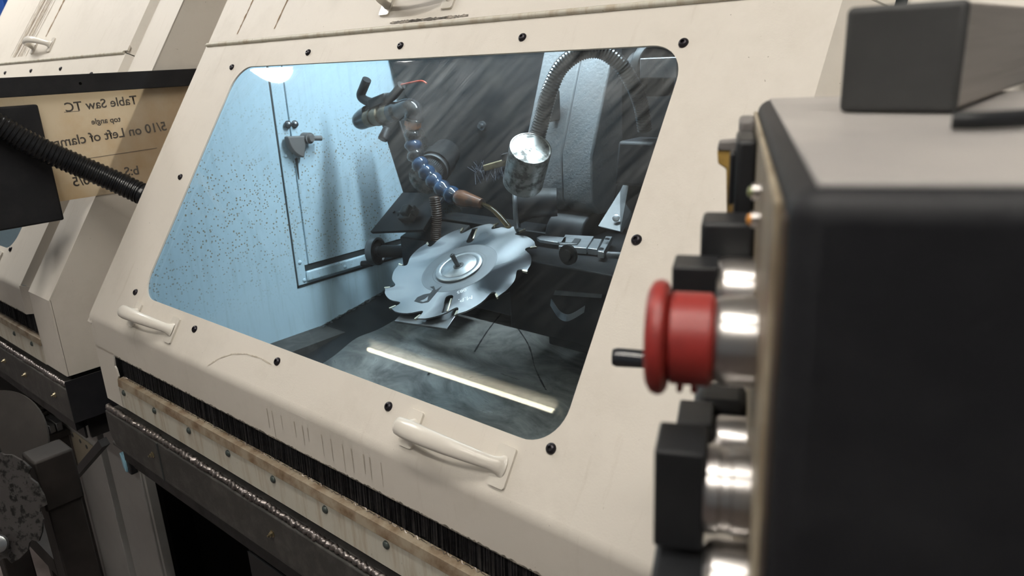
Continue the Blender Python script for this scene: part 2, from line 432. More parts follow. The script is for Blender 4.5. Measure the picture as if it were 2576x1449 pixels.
# ------------------------------------------------------------------ setting
mb = MB(); mb.box((-8, -6, -0.05), (4, 4, 0)); tag(mb.build('floor', M['floor'], base=(0, 0, 0)), kind='structure')
mb = MB(); mb.box((-8, 3.2, 0), (4, 3.3, 4.2)); tag(mb.build('wall_back', M['whitemetal'], base=(0, 3.2, 0)), kind='structure')
mb = MB(); mb.box((-8, -6, 4.2), (4, 4, 4.25)); tag(mb.build('ceiling', M['whitemetal'], base=(0, 0, 4.2)), kind='structure')

def twin_tube(x0, x1, y, z, label, spread=(-.022, .022), lamp='tube', rt=.016):
    t = thing('fluorescent_fixture', ((x0+x1)/2, y, z), label, 'ceiling light', 'shop ceiling fixtures')
    mb = MB(); mb.hexa([(x0, y-.11, z+.05), (x1, y-.11, z+.05), (x1, y+.11, z+.05), (x0, y+.11, z+.05)], [(x0, y-.05, z+.12), (x1, y-.05, z+.12), (x1, y+.05, z+.12), (x0, y+.05, z+.12)])
    mb.build('housing', M['whitemetal'], t)
    for dy in spread:
        mb = MB(); mb.rod((x0+.03, y+dy, z), (x1-.03, y+dy, z), rt, seg=12); mb.build('tube', M[lamp], t, smooth=40)
        for xe in (x0+.02, x1-.02):
            mb = MB(); mb.box((xe-.015, y+dy-.015, z-.02), (xe+.015, y+dy+.015, z+.06)); mb.build('lamp_holder', M['whitemetal'], t)
def bay_lamp(x, y, z, r, label):
    t = thing('bay_lamp', (x, y, z), label, 'ceiling light', 'round bay lamps')
    mb = MB(); mb.lathe([(0.02, r*1.05), (0.05, r*1.06), (0.11, r*.5), (0.2, r*.35), (0.22, 0.02), (0.6, 0.02)], (x, y, z), (0, 0, 1), 32); mb.build('shade', M['whitemetal'], t, smooth=40)
    mb = MB(); mb.lathe([(-.03, r*.5), (-.02, r*.85), (0.02, r)], (x, y, z), (0, 0, 1), 32); mb.build('lens', M['bay'], t, smooth=40)
bc_ = thing('blue_cabinet', (-4.9, 1.5, 0), 'tall blue cabinet far behind the left machine', 'cabinet')
mb = MB(); mb.box((-5.9, 1.22, 0), (-3.9, 1.8, 2.6)); mb.build('carcass', M['bluewall'], bc_, bevel=.01)
for i in (0, 1):
    mb = MB(); mb.box((-5.88+i*.99, 1.2, .1), (-4.92+i*.99, 1.22, 2.55)); mb.build('cabinet_door', M['bluewall'], bc_, bevel=.004)
twin_tube(-5.62, -3.26, -2.94, 3.6, 'single warm tube ceiling fixture mirrored as a streak in the window', (0,), 'tubewarm', .019)
twin_tube(-1.2, 1.2, -1.5, 3.6, 'added unseen twin tube ceiling fixture above the aisle in front of the pendant')  # added out of view as main light for the front panels
twin_tube(-1.1, 1.3, -0.2, 3.6, 'added unseen twin tube ceiling fixture above the front of the lit machine')  # added out of view for more overhead light on the slanted fronts
bay_lamp(-4.42, 0.34, 3.3, 0.37, 'round bay lamp mirrored at the upper left corner of the window')
bay_lamp(-3.12, 0.405, 3.3, 0.34, 'round bay lamp hanging above the gap between both machines')

# ------------------------------------------------------------------ machine enclosure
XL, XR, DXR = -1.566, -0.07, -0.268       # left end, right end, right fold of the door
base = Vector((-0.82, 1.3, 0.0))
mach = thing('saw_grinding_machine', base, 'cream grinding machine enclosure with large slanted window lit from inside', 'machine', 'grinding machines in a row')

# door: slanted sheet with the window hole, rolled fold, short vertical apron
WX0, WX1, WS0, WS1 = -1.3975, -0.4265, 0.0725, 0.552
mb = MB()
mb.plate([(XL, .008), (DXR, .008), (DXR, .6065), (XL, .6065)], [rrect(WX0, WX1, WS0, WS1, .047, 10)], pan(0, 0, -.003), PU, PV, PN, .003)
prof = []
for i in range(9):
    f_ = i/8; ang = math.radians(34 * f_)      # roll the sheet from the slope into the vertical
    prof.append((f_, ang))
pts = []; y, z = pan(0, .008).y, pan(0, .008).z
pts.append((y, z))
for i in range(8):
    a = math.radians(56 + 34*(i+.5)/8); y -= math.cos(a)*.002; z -= math.sin(a)*.002; pts.append((y, z))
pts.append((y, .979)); yA = y
def sheet(mb, pts, x0, x1, t=.003):
    n = len(pts); rings = []
    for x in (x0, x1): rings.append([(x, p[0], p[1]) for p in pts] + [(x, p[0]+t, p[1]) for p in pts[::-1]])
    mb.rings(rings)
sheet(mb, pts, XL, DXR)
# right-hand bevelled flange
for s0, s1 in ((.008, .6065),):
    mb.hexa([pan(DXR, s0), pan(DXR, s1), pan(DXR+.038, s1, -.040), pan(DXR+.038, s0, -.040)], [pan(DXR-.003, s0, -.002), pan(DXR-.003, s1, -.002), pan(DXR+.035, s1, -.042), pan(DXR+.035, s0, -.042)])
mb.hexa([(DXR, yA, .979), (DXR, yA, z+.012), (DXR+.038, yA+.040, z+.0), (DXR+.038, yA+.040, .979)], [(DXR-.003, yA+.002, .979), (DXR-.003, yA+.002, z+.012), (DXR+.035, yA+.042, z+.0), (DXR+.035, yA+.042, .979)])
door = mb.build('door', M['cream'], mach, smooth=30)
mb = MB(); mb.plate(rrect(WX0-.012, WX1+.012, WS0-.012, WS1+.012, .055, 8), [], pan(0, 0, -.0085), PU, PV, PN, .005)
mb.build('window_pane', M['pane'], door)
mb = MB(); mb.plate(rrect(WX0-.016, WX1+.016, WS0-.016, WS1+.016, .058, 8), [rrect(WX0-.0006, WX1+.0006, WS0-.0006, WS1+.0006, .0475, 10)], pan(0, 0, -.0036), PU, PV, PN, .0012)
mb.build('window_gasket', M['seam'], door)

def screw_mesh():
    """button-head socket screw, head towards +z"""
    mb = MB(); prof = [(0, .0063), (.0012, .0062), (.0028, .0052), (.0038, .0038), (.0040, .0031)]
    mb.lathe(prof, (0, 0, 0), (0, 0, 1), 16, caps=False)
    # hexagonal socket
    ring = [(.0031*math.cos(2*PI*j/16), .0031*math.sin(2*PI*j/16), .0040) for j in range(16)]
    inner = [(.0022*math.cos(2*PI*j/16), .0022*math.sin(2*PI*j/16), .0040) for j in range(16)]
    low = [(.0022*math.cos(2*PI*j/16), .0022*math.sin(2*PI*j/16), .0016) for j in range(16)]
    mb.rings([ring, inner, low], caps=False); mb.face(low)
    return mb
tmp = screw_mesh().build('screw', M['bolt'], None, base=(0, 0, 0), smooth=40); SCREW = tmp.data; bpy.data.objects.remove(tmp, do_unlink=True)
def dome_mesh(r, h, mat):
    mb = MB(); mb.lathe([(0, r), (h*.45, r*.92), (h*.8, r*.6), (h, r*.15)], (0, 0, 0), (0, 0, 1), 14)
    o = mb.build('dome', mat, None, base=(0, 0, 0), smooth=60); me = o.data; bpy.data.objects.remove(o, do_unlink=True); return me
RIVET = dome_mesh(.0062, .0042, M['rivet'])
PF = frame(PU, PV, PN)
for x, s in ((-1.422, .552), (-1.178, .574), (-.9315, .575), (-.682, .575), (-.433, .553), (-.412, .312), (-.433, .073), (-.681, .0515), (-.930, .0525), (-1.176, .052), (-1.4215, .075), (-1.439, .312)):
    inst(SCREW, 'screw', pan(x, s), PF, door)

def pull_handle(x0, s0, parent, mat=M['handle']):
    """bow handle: two foot pads and a swelling grip, one casting; x0 centre of the left foot"""
    mb = MB(); P_ = .146
    for i, xc in enumerate((x0, x0+P_)):
        mb.prism(rrect(xc-.0122, xc+.0122, s0-.023, s0+.023, .004, 4), pan(0, 0), PU, PV, PN, .0035)
    path = spline([pan(x0+.002, s0, .001), pan(x0-.003, s0, .016), pan(x0+.008, s0, .030), pan(x0+.045, s0, .036), pan(x0+.085, s0, .033), pan(x0+.118, s0, .022), pan(x0+P_-.006, s0, .010), pan(x0+P_, s0, .001)], 6)
    n = len(path); rings = []
    for i, p in enumerate(path):
        f_ = i/(n-1)
        t = (path[min(i+1, n-1)] - path[max(i-1, 0)]).normalized(); v = PV; u = v.cross(t).normalized()
        foot = max(0, 1 - f_/.12)**2 + max(0, (f_-.80)/.20)**2
        sw_ = max(0, 1-abs(f_-.38)/.42); a = .0080 + .0038*sw_ + .006*foot; b_ = .0055 + .0018*sw_ + .004*foot
        rings.append([p + v*(a*math.cos(2*PI*j/16)) + u*(b_*math.sin(2*PI*j/16)) for j in range(16)])
    mb.rings(rings)
    return mb.build('handle', mat, parent, smooth=45)
pull_handle(-1.3865, .0365, door); pull_handle(-.6305, .0372, door)

# stains on the door (flat marks on the paint)
def stain(parent, x0, s0, x1, s1, wd, mat, seed, n=26, lift=.0005, name='stain'):
    r = random.Random(seed); a, b_ = Vector((x0, s0)), Vector((x1, s1)); d = (b_-a).normalized(); q = Vector((-d.y, d.x)); L, Rr = [], []
    for i in range(n+1):
        p = a + (b_-a)*(i/n); wv = wd*(.35+.65*math.sin(PI*min(1, .12+.8*i/n)))*(.5+r.random()*.8)
        L.append(p + q*wv*.5 + q*(r.random()-.5)*wd*.3); Rr.append(p - q*wv*.5)
    mb = MB()
    for i in range(n): mb.face([pan(L[i].x, L[i].y, lift), pan(L[i+1].x, L[i+1].y, lift), pan(Rr[i+1].x, Rr[i+1].y, lift), pan(Rr[i].x, Rr[i].y, lift)])
    return mb.build(name, mat, parent)

# hatch above the door, hinge rod, hatch handle
mb = MB(); SX0, SX1 = XL+.012, DXR+.02
mb.prism([(XL+.003, .614), (DXR, .614), (DXR, 1.06), (XL+.003, 1.06)], pan(0, 0, -.003), PU, PV, PN, .003)
mb.prism([(XL+.02, .612), (DXR+.01, .612), (DXR+.01, .626), (XL+.02, .626)], pan(0, 0, -.001), PU, PV, PN, .0045)
mb.hexa([pan(DXR, .609), pan(DXR, 1.06), pan(DXR+.038, 1.06, -.040), pan(DXR+.038, .609, -.040)], [pan(DXR-.003, .609, -.002), pan(DXR-.003, 1.06, -.002), pan(DXR+.035, 1.06, -.042), pan(DXR+.035, .609, -.042)])
hatch = mb.build('hatch', M['cream'], mach, smooth=30)
pull_handle(-1.003, .657, hatch)
mb = MB(); mb.rod(pan(XL+.005, .6085, .001), pan(DXR-.01, .6085, .001), .0042, seg=12); mb.rod(pan(XL-.006, .6085, .0008), pan(XL+.01, .6085, .0008), .0014, seg=8)
mb.build('hinge_rod', M['grimy'], mach, smooth=40)
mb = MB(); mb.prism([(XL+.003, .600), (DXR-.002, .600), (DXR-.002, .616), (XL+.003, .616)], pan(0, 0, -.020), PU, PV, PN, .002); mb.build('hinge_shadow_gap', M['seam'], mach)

# body shell: end walls, right front strip, top, back
def yz_poly(n=-.006):
    a = pan(0, 0, n); return [(a.y+.004, .868), (a.y+.004, a.z), (pan(0, 1.06, n).y, pan(0, 1.06, n).z), (2.25, pan(0, 1.06, n).z), (2.25, .868)]
mb = MB(); mb.prism(yz_poly(), (XL-.004, 0, 0), (0, 1, 0), (0, 0, 1), (1, 0, 0), .008)
mb.build('end_wall', M['cream'], mach)
mb = MB(); mb.prism(yz_poly(0), (XR-.004, 0, 0), (0, 1, 0), (0, 0, 1), (1, 0, 0), .004)
mb.build('end_wall', M['cream'], mach)
mb = MB(); zt = pan(0, 1.06).z
mb.box((XL, pan(0, 1.06).y, zt-.004), (XR, 2.25, zt)); mb.box((XL, 2.246, .868), (XR, 2.25, zt))
mb.build('back_shell', M['cream'], mach)
# front strip right of the door, with an inward return beside the gap
gx = DXR + .062
mb = MB(); mb.prism([(gx, .0), (XR, .0), (XR, 1.06), (gx, 1.06)], pan(0, 0, -.003), PU, PV, PN, .003)
mb.prism([(gx, .0), (gx+.003, .0), (gx+.003, 1.06), (gx, 1.06)], pan(0, 0, -.06), PU, PV, PN, .06)
mb.box((gx, yA, .868), (XR, yA+.003, pan(0, 0).z)); mb.box((gx, yA, .868), (gx+.003, yA+.06, pan(0, 0).z))
mb.build('front_strip', M['cream'], mach)
mb = MB(); mb.prism([(DXR-.02, .0), (gx+.02, .0), (gx+.02, 1.06), (DXR-.02, 1.06)], pan(0, 0, -.062), PU, PV, PN, .002); mb.build('gap_seal', M['seam'], mach)
# narrow bevelled strip of the body showing past the left edge of the door
mb = MB(); mb.hexa([pan(XL-.019, -.012, -.010), pan(XL+.01, -.012, -.004), pan(XL+.01, .50, -.004), pan(XL-.006, .50, -.010)], [pan(XL-.019, -.012, -.05), pan(XL+.01, -.012, -.05), pan(XL+.01, .50, -.05), pan(XL-.006, .50, -.05)])
mb.build('edge_strip', M['cream'], mach)
# lower front: corner post, rail, brush seal, ledge, rivets
mb = MB()
mb.prism([(XL, .865), (XL+.080, .865), (XL+.080, .928), (XL+.086, .935), (XL+.083, .950), (XL+.078, .955), (XL+.084, .982), (XL+.094, .984), (XL, .984)], (0, yA, 0), (1, 0, 0), (0, 0, 1), (0, 1, 0), .003)
mb.build('corner_post', M['cream'], mach)
mb = MB(); mb.box((XL+.075, yA, .866), (gx, yA+.004, .928)); rail = mb.build('lower_rail', M['grimy'], mach)
mb = MB(); mb.hexa([(XL+.082, yA-.003, .914), (gx, yA-.003, .914), (gx, yA+.002, .914), (XL+.082, yA+.002, .914)], [(XL+.082, yA-.001, .929), (gx, yA-.001, .929), (gx, yA+.012, .930), (XL+.082, yA+.012, .930)])
mb.build('ledge', M['ledge'], rail)
FR = frame((1, 0, 0), (0, 0, 1), (0, -1, 0))
for k in range(10):
    inst(RIVET, 'rivet', (-1.469 + .1317*k, yA, .9025), FR, rail)
mb = MB(); mb.box((XL+.075, yA+.016, .925), (gx, yA+.03, .99)); brush = mb.build('brush_seal', M['brush'], mach)
mb = MB(); r = random.Random(3)
x = XL+.083
while x < gx:
    wv = .0006 + .0007*r.random(); o_ = .004*r.random(); zb = .930 + .004*r.random()
    mb.hexa([(x, yA+.012+o_, .984), (x+wv, yA+.012+o_, .984), (x+wv, yA+.016+o_, .984), (x, yA+.016+o_, .984)], [(x+r.uniform(-.002, .002), yA+.010+o_, zb), (x+wv, yA+.010+o_, zb), (x+wv, yA+.014+o_, zb), (x, yA+.014+o_, zb)]); x += .0017
bb = mb.build('bristles', M['brush'], brush); tag(bb, kind='stuff')
mb = MB(); path = [(XL+.086+i*.0016, yA+.0085+.001*math.sin(i*1.3), .9315 + .0016*math.sin(i*.9)) for i in range(int((gx-XL-.09)/.0016))]
mb.tube(path, .00045, 4); mb.build('binding_wire', M['weld'], brush)
# grimy lower edge of the apron
mb = MB(); r = random.Random(5); n = 400
xs = [XL+.09 + (DXR-XL-.1)*i/n for i in range(n+1)]; hs = [.0008+.003*r.random()*(.4+.6*abs(math.sin(i*.21))) for i in range(n+1)]
for i in range(n): mb.face([(xs[i], yA-.0005, .979), (xs[i+1], yA-.0005, .979), (xs[i+1], yA-.0005, .979+hs[i+1]), (xs[i], yA-.0005, .979+hs[i])])
mb.build('grime_edge', M['soot'], door)
# base beam with weld bead and bolts
BY = .486
mb = MB(); mb.prism([(XL+.01, .847), (XL+.008, .80), (XL+.014, .785), (XL+.03, .770), (XR+.02, .770), (XR+.02, .847)], (0, BY, 0), (1, 0, 0), (0, 0, 1), (0, 1, 0), .10)
mb.box((XL+.01, BY, .765), (XR+.02, BY+.10, .775))
beam = mb.build('base_beam', M['beam'], mach, bevel=.003)
mb = MB(); mb.box((XL+.01, BY+.1, .77), (XL+.11, 2.2, .866)); mb.build('side_beam', M['beam'], mach)
path = [(XL+.012 + i*.0035, BY+.006+.0015*math.sin(i*2.1)+r.uniform(-.001, .001), .853+.0015*math.sin(i*1.7)) for i in range(int((XR-XL)/.0035))]
mb = MB(); mb.tube(path, lambda i, f_: .0052*(.82+.18*abs(math.sin(i*.8)))*(1+.12*math.sin(i*.13)), 10); mb.build('weld_bead', M['weld'], beam, smooth=50)
for x in (XL+.214, XL+.62, XL+1.05, XR-.07, XR-.28):
    mb = MB(); mb.lathe([(0, .0065), (.0012, .0065), (.0013, .0045), (.005, .0042), (.005, .002), (.009, .002)], (x, BY, .812), (0, -1, 0), 6); mb.build('beam_bolt', M['zinc'], beam)
mb = MB(); mb.box((XL+.242, BY-.002, .768), (XL+.246, BY+.001, .846)); mb.build('beam_joint', M['seam'], beam)

# ------------------------------------------------------------------ chamber inside
WXI = -1.548
def chamber_poly(y1=2.2, z0=.70, n=-.03):
    a, b_ = pan(0, .0, n), pan(0, 1.03, n); return [(a.y, z0), (a.y, a.z), (b_.y, b_.z), (y1, b_.z), (y1, z0)]
ZT = pan(0, 1.03, -.03).z
mb = MB(); mb.prism(chamber_poly(), (WXI-.004, 0, 0), (0, 1, 0), (0, 0, 1), (1, 0, 0), .004); mb.build('inner_wall', M['wall'], mach)
mb = MB(); mb.prism([(.9665, .986), (1.9, .986), (1.9, 1.85), (1.09, 1.85), (.9665, 1.67)], (WXI, 0, 0), (0, 1, 0), (0, 0, 1), (1, 0, 0), .003); acc = mb.build('access_frame', M['wall'], mach, bevel=.001)
mb = MB(); mb.prism([(1.0, 1.034), (1.9, 1.034), (1.9, 1.84), (1.09, 1.84), (1.0, 1.71)], (WXI+.003, 0, 0), (0, 1, 0), (0, 0, 1), (1, 0, 0), .0045); mb.build('access_panel', M['wall'], acc, bevel=.001)
mb = MB(); mb.box((WXI, .9635, .980), (WXI+.0012, .9668, 1.67)); mb.box((WXI, .9635, .980), (WXI+.0012, 1.9, .9865)); mb.box((WXI+.003, .99, 1.0185), (WXI+.0045, 1.9, 1.033)); mb.build('seam', M['seam'], acc)
mb = MB(); mb.box((WXI+.003, .99, .992), (WXI+.011, 1.9, 1.0185)); mb.build('sill', M['wall'], acc, bevel=.004)
DM = dome_mesh(.005, .003, M['wall']); FX = frame((0, 1, 0), (0, 0, 1), (1, 0, 0))
for y_, z_ in ((.978, 1.043), (1.102, 1.003), (.984, .996), (.98, 1.3)): inst(DM, 'screw', (WXI+.003 if y_ < .99 else WXI+.011, y_, z_), FX, acc)
for y_, z_ in ((1.011, 1.370), (.993, 1.371)):
    mb = MB(); mb.lathe([(0, .009), (.002, .009), (.002, .007), (.008, .006), (.010, .003)], (WXI+.0075, y_, z_), (1, 0, 0), 14); mb.build('latch_bolt', M['steel'], acc, smooth=40)
mb = MB(); sec = [(0, 0)] + [(-.052*math.cos(math.radians(a)), -.052*math.sin(math.radians(a))) for a in range(-4, 80, 7)]
mb.prism(sec, (WXI+.0076, 1.030, 1.342), (0, 1, 0), (0, 0, 1), (1, 0, 0), .018)
latch = mb.build('latch', M['greyplate'], acc, bevel=.003)
mb = MB(); mb.lathe([(0, .013), (.022, .013), (.022, .009), (.030, .008)], (WXI+.0076, 1.032, 1.336), (1, .1, 0), 16); mb.rod((WXI+.030, 1.028, 1.337), (WXI+.034, 1.062, 1.333), .006); mb.build('latch_pin', M['greyplate'], latch, smooth=40)
mb = MB(); mb.prism([(-.004, 0), (.004, 0), (.0015, -.05), (-.001, -.05)], (WXI+.0078, 1.003, 1.292), (0, 1, 0), (0, 0, 1), (1, 0, 0), .0004); mb.build('drip_stain', M['seam'], acc)
# dark inner walls of the chamber
mb = MB(); mb.prism(chamber_poly(), (XR-.03, 0, 0), (0, 1, 0), (0, 0, 1), (1, 0, 0), .01); mb.build('dark_liner', M['black'], mach)
mb = MB(); mb.box((WXI, 2.2, .7), (XR-.03, 2.22, ZT)); mb.box((WXI, pan(0, 1.03, -.03).y, ZT), (XR-.03, 2.2, ZT+.005)); mb.build('rear_liner', M['black'], mach)
mb = MB(); mb.box((WXI, .515, .70), (XR-.03, .52, .985)); mb.build('front_liner', M['black'], mach)
def tz(y): return .85 + .173*(y-.93)
mb = MB(); mb.hexa([(WXI, .5, tz(.5)-.05), (XR-.03, .5, tz(.5)-.05), (XR-.03, 2.2, tz(2.2)-.05), (WXI, 2.2, tz(2.2)-.05)], [(WXI, .5, tz(.5)), (XR-.03, .5, tz(.5)), (XR-.03, 2.2, tz(2.2)), (WXI, 2.2, tz(2.2))])
cf = mb.build('chamber_floor', M['black'], mach)
# stainless drip tray lying on the chamber floor, gently folded along its width
rows = []
for i in range(61):
    y_ = .56 + (1.30-.56)*i/60; fold = .012*math.exp(-((y_-.99)/.05)**2)
    rows.append([( -1.372 + (XR-.04+1.372)*j/12, y_ - .03*((j/12)**2), tz(y_) + .004 + fold) for j in range(13)])
mb = MB(); vv = [[mb.bm.verts.new(Vector(p)) for p in r_] for r_ in rows]
for i in range(60):
    for j in range(12): mb.bm.faces.new((vv[i][j], vv[i][j+1], vv[i+1][j+1], vv[i+1][j]))
tr = mb.build('drip_tray', M['tray'], mach, smooth=60)
sm = tr.modifiers.new('thick', 'SOLIDIFY'); sm.thickness = .0015; sm.offset = 1
mb = MB(); r = random.Random(12)
for i in range(150):
    y_ = .90 + .36*r.random(); q = WXI + .004 + .012*r.random()**2; s_ = .0015+.0025*r.random()
    mb.obox((q, y_, tz(y_)+.002), ((1, r.random(), r.random()), (-r.random(), 1, 0), (0, 0, 1)), (s_, s_*.6, s_*.4))
for i in range(26):
    mb.obox((WXI+.01+.03*r.random(), .88+.03*r.random(), tz(.9)+.003+.01*r.random()), ((1, r.random(), r.random()), (-r.random(), 1, .5), (0, 0, 1)), (.004, .002, .001))
tag(mb.build('swarf', M['bright'], mach), kind='stuff')
# LED bar under the hood
mb = MB(); mb.box((-1.30, 1.125, 1.80), (-.70, 1.195, 1.84)); lb = mb.build('led_bar', M['whitemetal'], mach, bevel=.004)
mb = MB(); mb.box((-1.29, 1.133, 1.795), (-.71, 1.187, 1.80)); mb.build('led_lens', M['led'], lb)

mb = MB(); mb.box((XR+.0205, BY, .7655), (XR+.0235, 2.2, .8655)); mb.build('end_beam', M['powder'], mach)
# neighbour: the same machine one pitch to the left
SKIP = {'swarf', 'led_bar', 'stain'}
def copy_machine(src, label):
    c = src.copy(); COL.objects.link(c); c.location = Vector((-2.447, src.location.y-.01, 0)); c.scale.x = .925; c['label'] = label; BASE[c.name] = BASE[src.name]
    for ch in kids(src):
        if ch.name.split('.')[0] not in SKIP: copy_tree(ch, c)
    return c
mach2 = copy_machine(mach, 'cream grinding machine at far left, partly hidden by the black pendant')
hatch2 = [c for c in kids(mach2) if c.name.startswith('hatch')][0]

# rust runs and dirt on both machines
for a in ((-1.4585, .6275, -1.450, .76, .0045, 11), (-1.3255, .632, -1.316, .78, .0055, 12)):
    stain(hatch, *a[:5], M['rust'], a[5])
def x2(x): return -.07 + (x+1.753)/.925
def stain2(x0, s0, x1, s1, wd, mat, seed): stain(hatch, x2(x0), s0, x2(x1), s1, wd, mat, seed).parent = hatch2
for i in range(9):
    xo = -2.80 + .017*i + rnd.uniform(-.004, .004)
    stain2(xo, .622, xo+.04, .93, .004+.006*rnd.random(), M['dirt'], 40+i)
for i in range(3): stain2(-2.76+.03*i, .622, -2.72+.03*i, .93, .004, M['rust'], 60+i)
stain2(-2.565, .69, -2.545, .93, .012, M['rust'], 70)
for i, wv in ((0, .03), (1, .022)): stain2(-2.775+.06*i, .624, -2.735+.06*i, .93, wv, M['dirt'], 72+i)
for x0_, x1_, sd_ in ((-.975, -.90, 1), (-.93, -.84, 2), (-.86, -.80, 3)): stain(hatch, x0_, .6165, x1_, .6165, .005, M['soot'], 90+sd_, 24, .0042)
# scuffs and drips on the door of the lit machine
arc = [(-1.101+.004, .0065), (-1.075, .024), (-1.045, .038), (-1.01, .046), (-.97, .048), (-.94, .045)]
for i in range(len(arc)-1): stain(door, *arc[i], *arc[i+1], .0022, M['dirt'], 80+i, 10)
for i in range(13):
    xo = -.93 + .022*i + rnd.uniform(-.008, .008); mb = MB(); L_ = .02+.03*rnd.random(); wv = .0012+.0012*rnd.random()
    mb.face([(xo, yA-.0006, 1.026), (xo+wv, yA-.0006, 1.026), (xo+wv*.7, yA-.0006, 1.026-L_), (xo+wv*.3, yA-.0006, 1.026-L_)]); mb.build('stain', M['dirt'], door)

# ------------------------------------------------------------------ saw blade
BC = Vector((-.9608, .9453, 1.1223)); BN = Vector((-.0113, -.4038, 1)).normalized()
BU = Vector((0, 1, 0)).cross(BN).normalized(); BV = BN.cross(BU); PH0 = 3.8107
def bl(r_, a, h=0.0): return BC + BU*(r_*math.cos(a)) + BV*(r_*math.sin(a)) + BN*h
blade = thing('saw_blade', BC, 'round silver saw blade with twelve hooked teeth mounted on the spindle', 'saw blade')
PR = [(0, .1508), (.06, .1487), (.24, .1488), (.36, .147), (.5, .1445), (.63, .1415), (.75, .1375), (.84, .1335), (.92, .1305), (1.0, .1285), (1.05, .130), (1.07, .1345), (1.055, .140), (1.03, .146)]
out = []
for k in range(12):
    for t_, r_ in PR:
        a = PH0 + (k+t_)*2*PI/12; out.append((r_*math.cos(a), r_*math.sin(a)))
def radial_slot(ac, r0, r1, hw, round_in=True):
    d = Vector((math.cos(ac), math.sin(ac))); q = Vector((-d.y, d.x)); L = [d*r1 - q*hw, d*r1 + q*hw]
    L += [d*r0 + q*hw*1.25] + [d*(r0 - hw*1.25*math.sin(PI*i/6)) + q*hw*1.25*math.cos(PI*i/6) for i in range(1, 6)] + [d*r0 - q*hw*1.25]
    return [tuple(p) for p in L]
def ang_of(px, py):
    p = at(px, py, Y=.9)
    r_ = (p-CAM); t_ = (BC-CAM).dot(BN)/r_.dot(BN); q = CAM + r_*t_ - BC
    return math.atan2(q.dot(BV), q.dot(BU)), q.length
A1, R1 = ang_of(1127, 765); A2, R2 = ang_of(1190, 592)
pin1, rp1 = ang_of(1100, 686); pin2, rp2 = ang_of(1220, 668)
def cap_hole(ac, rr, L=.008, hw=.0045):
    d = Vector((math.cos(ac), math.sin(ac))); q = Vector((-d.y, d.x)); c = d*rr; o_ = []
    for sgn in (1, -1):
        for i in range(7):
            a = PI*i/6 - PI/2; o_.append(tuple(c + d*(sgn*L) + (d*math.cos(a) + q*math.sin(a))*hw*sgn))
    return o_
mb = MB(); mb.plate(out, [radial_slot(A1, .094, .1365, .0062), radial_slot(A2, .092, .1375, .0062), cap_hole(pin1, rp1), cap_hole(pin2, rp2)], BC, BU, BV, BN, .0028)
mb.build('disc', M['blade'], blade)
for k in range(12):
    a = PH0 + k*2*PI/12; d = (BU*math.cos(a)+BV*math.sin(a)); q = (-BU*math.sin(a)+BV*math.cos(a))
    mb = MB(); mb.prism([(.139, .0012), (.139, .0046), (.1475, .0034), (.1516, .0004), (.1508, -.0022)], BC-BN*.0006, d, q, BN, .004); mb.build('carbide_tip', M['carbide'], blade)
for ac in (A1, A2):
    d = (BU*math.cos(ac)+BV*math.sin(ac)); q = (-BU*math.sin(ac)+BV*math.cos(ac)); s_ = 1 if ac == A1 else -1
    mb = MB(); mb.prism([(.097, .0030*s_), (.134, .0030*s_), (.134, .0066*s_), (.097, .0066*s_)], BC-BN*.001, d, q, BN, .0045); mb.build('wiper_strip', M['carbide'], blade, bevel=.0008)
mb = MB(); mb.lathe([(.0028, .047), (.0060, .047), (.0072, .0455), (.0072, .036), (.0068, .0355), (.0072, .035), (.0074, .009), (.0060, .0085)], BC, BN, 64); mb.build('flange', M['bright'], blade, smooth=40)
mb = MB(); mb.lathe([(.002, .0105), (.0078, .0105), (.0078, .0065), (.004, .006)], BC, BN, 24); mb.build('bore_ring', M['seam'], blade, smooth=40)
mb = MB(); mb.lathe([(0, .0045), (.033, .0045), (.034, .004), (.034, .0025), (.030, .0022)], BC, (BN+Vector((-.12, -.05, 0))).normalized(), 16); mb.build('centre_pin', M['steel'], blade, smooth=40)
mb = MB(); mb.lathe([(.0027, .0735), (.00292, .0735), (.00292, .02)], BC, BN, 64, caps=False); mb.build('hub_zone', pm('satin_hub_steel', (0.20, 0.205, 0.215), 0.38, 1.0, (0.27, 0.28, 0.29), 9), blade, smooth=30)
for r_ in (.074, .0525):
    mb = MB(); mb.rings([[bl(rr, 2*PI*j/72, .00295) for j in range(72)] for rr in (r_, r_+.0009)], caps=False); mb.build('turned_line', M['etch'], blade)
# hand lettering and marker on the blade (read from the far side)
def on_blade(px, py):
    r_ = at(px, py, Y=.9)-CAM; return CAM + r_*((BC+BN*.0028-CAM).dot(BN)/r_.dot(BN))
def blade_dir(a, b_): return (on_blade(*b_)-on_blade(*a)).normalized()
for body, p, a, b_, size in (('M.P.', (1171, 752), (1188, 746), (1154, 756), .016), ('.085', (1163, 732), (1180, 727), (1147, 739), .0125), ('12041', (1172, 711), (1185, 706), (1160, 716), .006)):
    u = blade_dir(a, b_); u = (u - BN*u.dot(BN)).normalized(); v = BN.cross(u)
    text_mesh('lettering', body, size, on_blade(*p), u, v, .0004, M['white_ink'] if size > .01 else M['etch'], blade)
mb = MB(); mb.plate([tuple((on_blade(*p)-BC).dot(w_) for w_ in (BU, BV)) for p in ((1042, 758), (1050, 748), (1066, 741), (1082, 738), (1090, 728), (1082, 722), (1092, 720), (1096, 730), (1112, 720), (1092, 744), (1078, 760), (1060, 763))],
   [[tuple((on_blade(*p)-BC).dot(w_) for w_ in (BU, BV)) for p in ((1056, 757), (1068, 752), (1078, 744), (1075, 756), (1064, 760))]], BC+BN*.003, BU, BV, BN, .0002); mb.build('marker_scribble', M['marker'], blade)

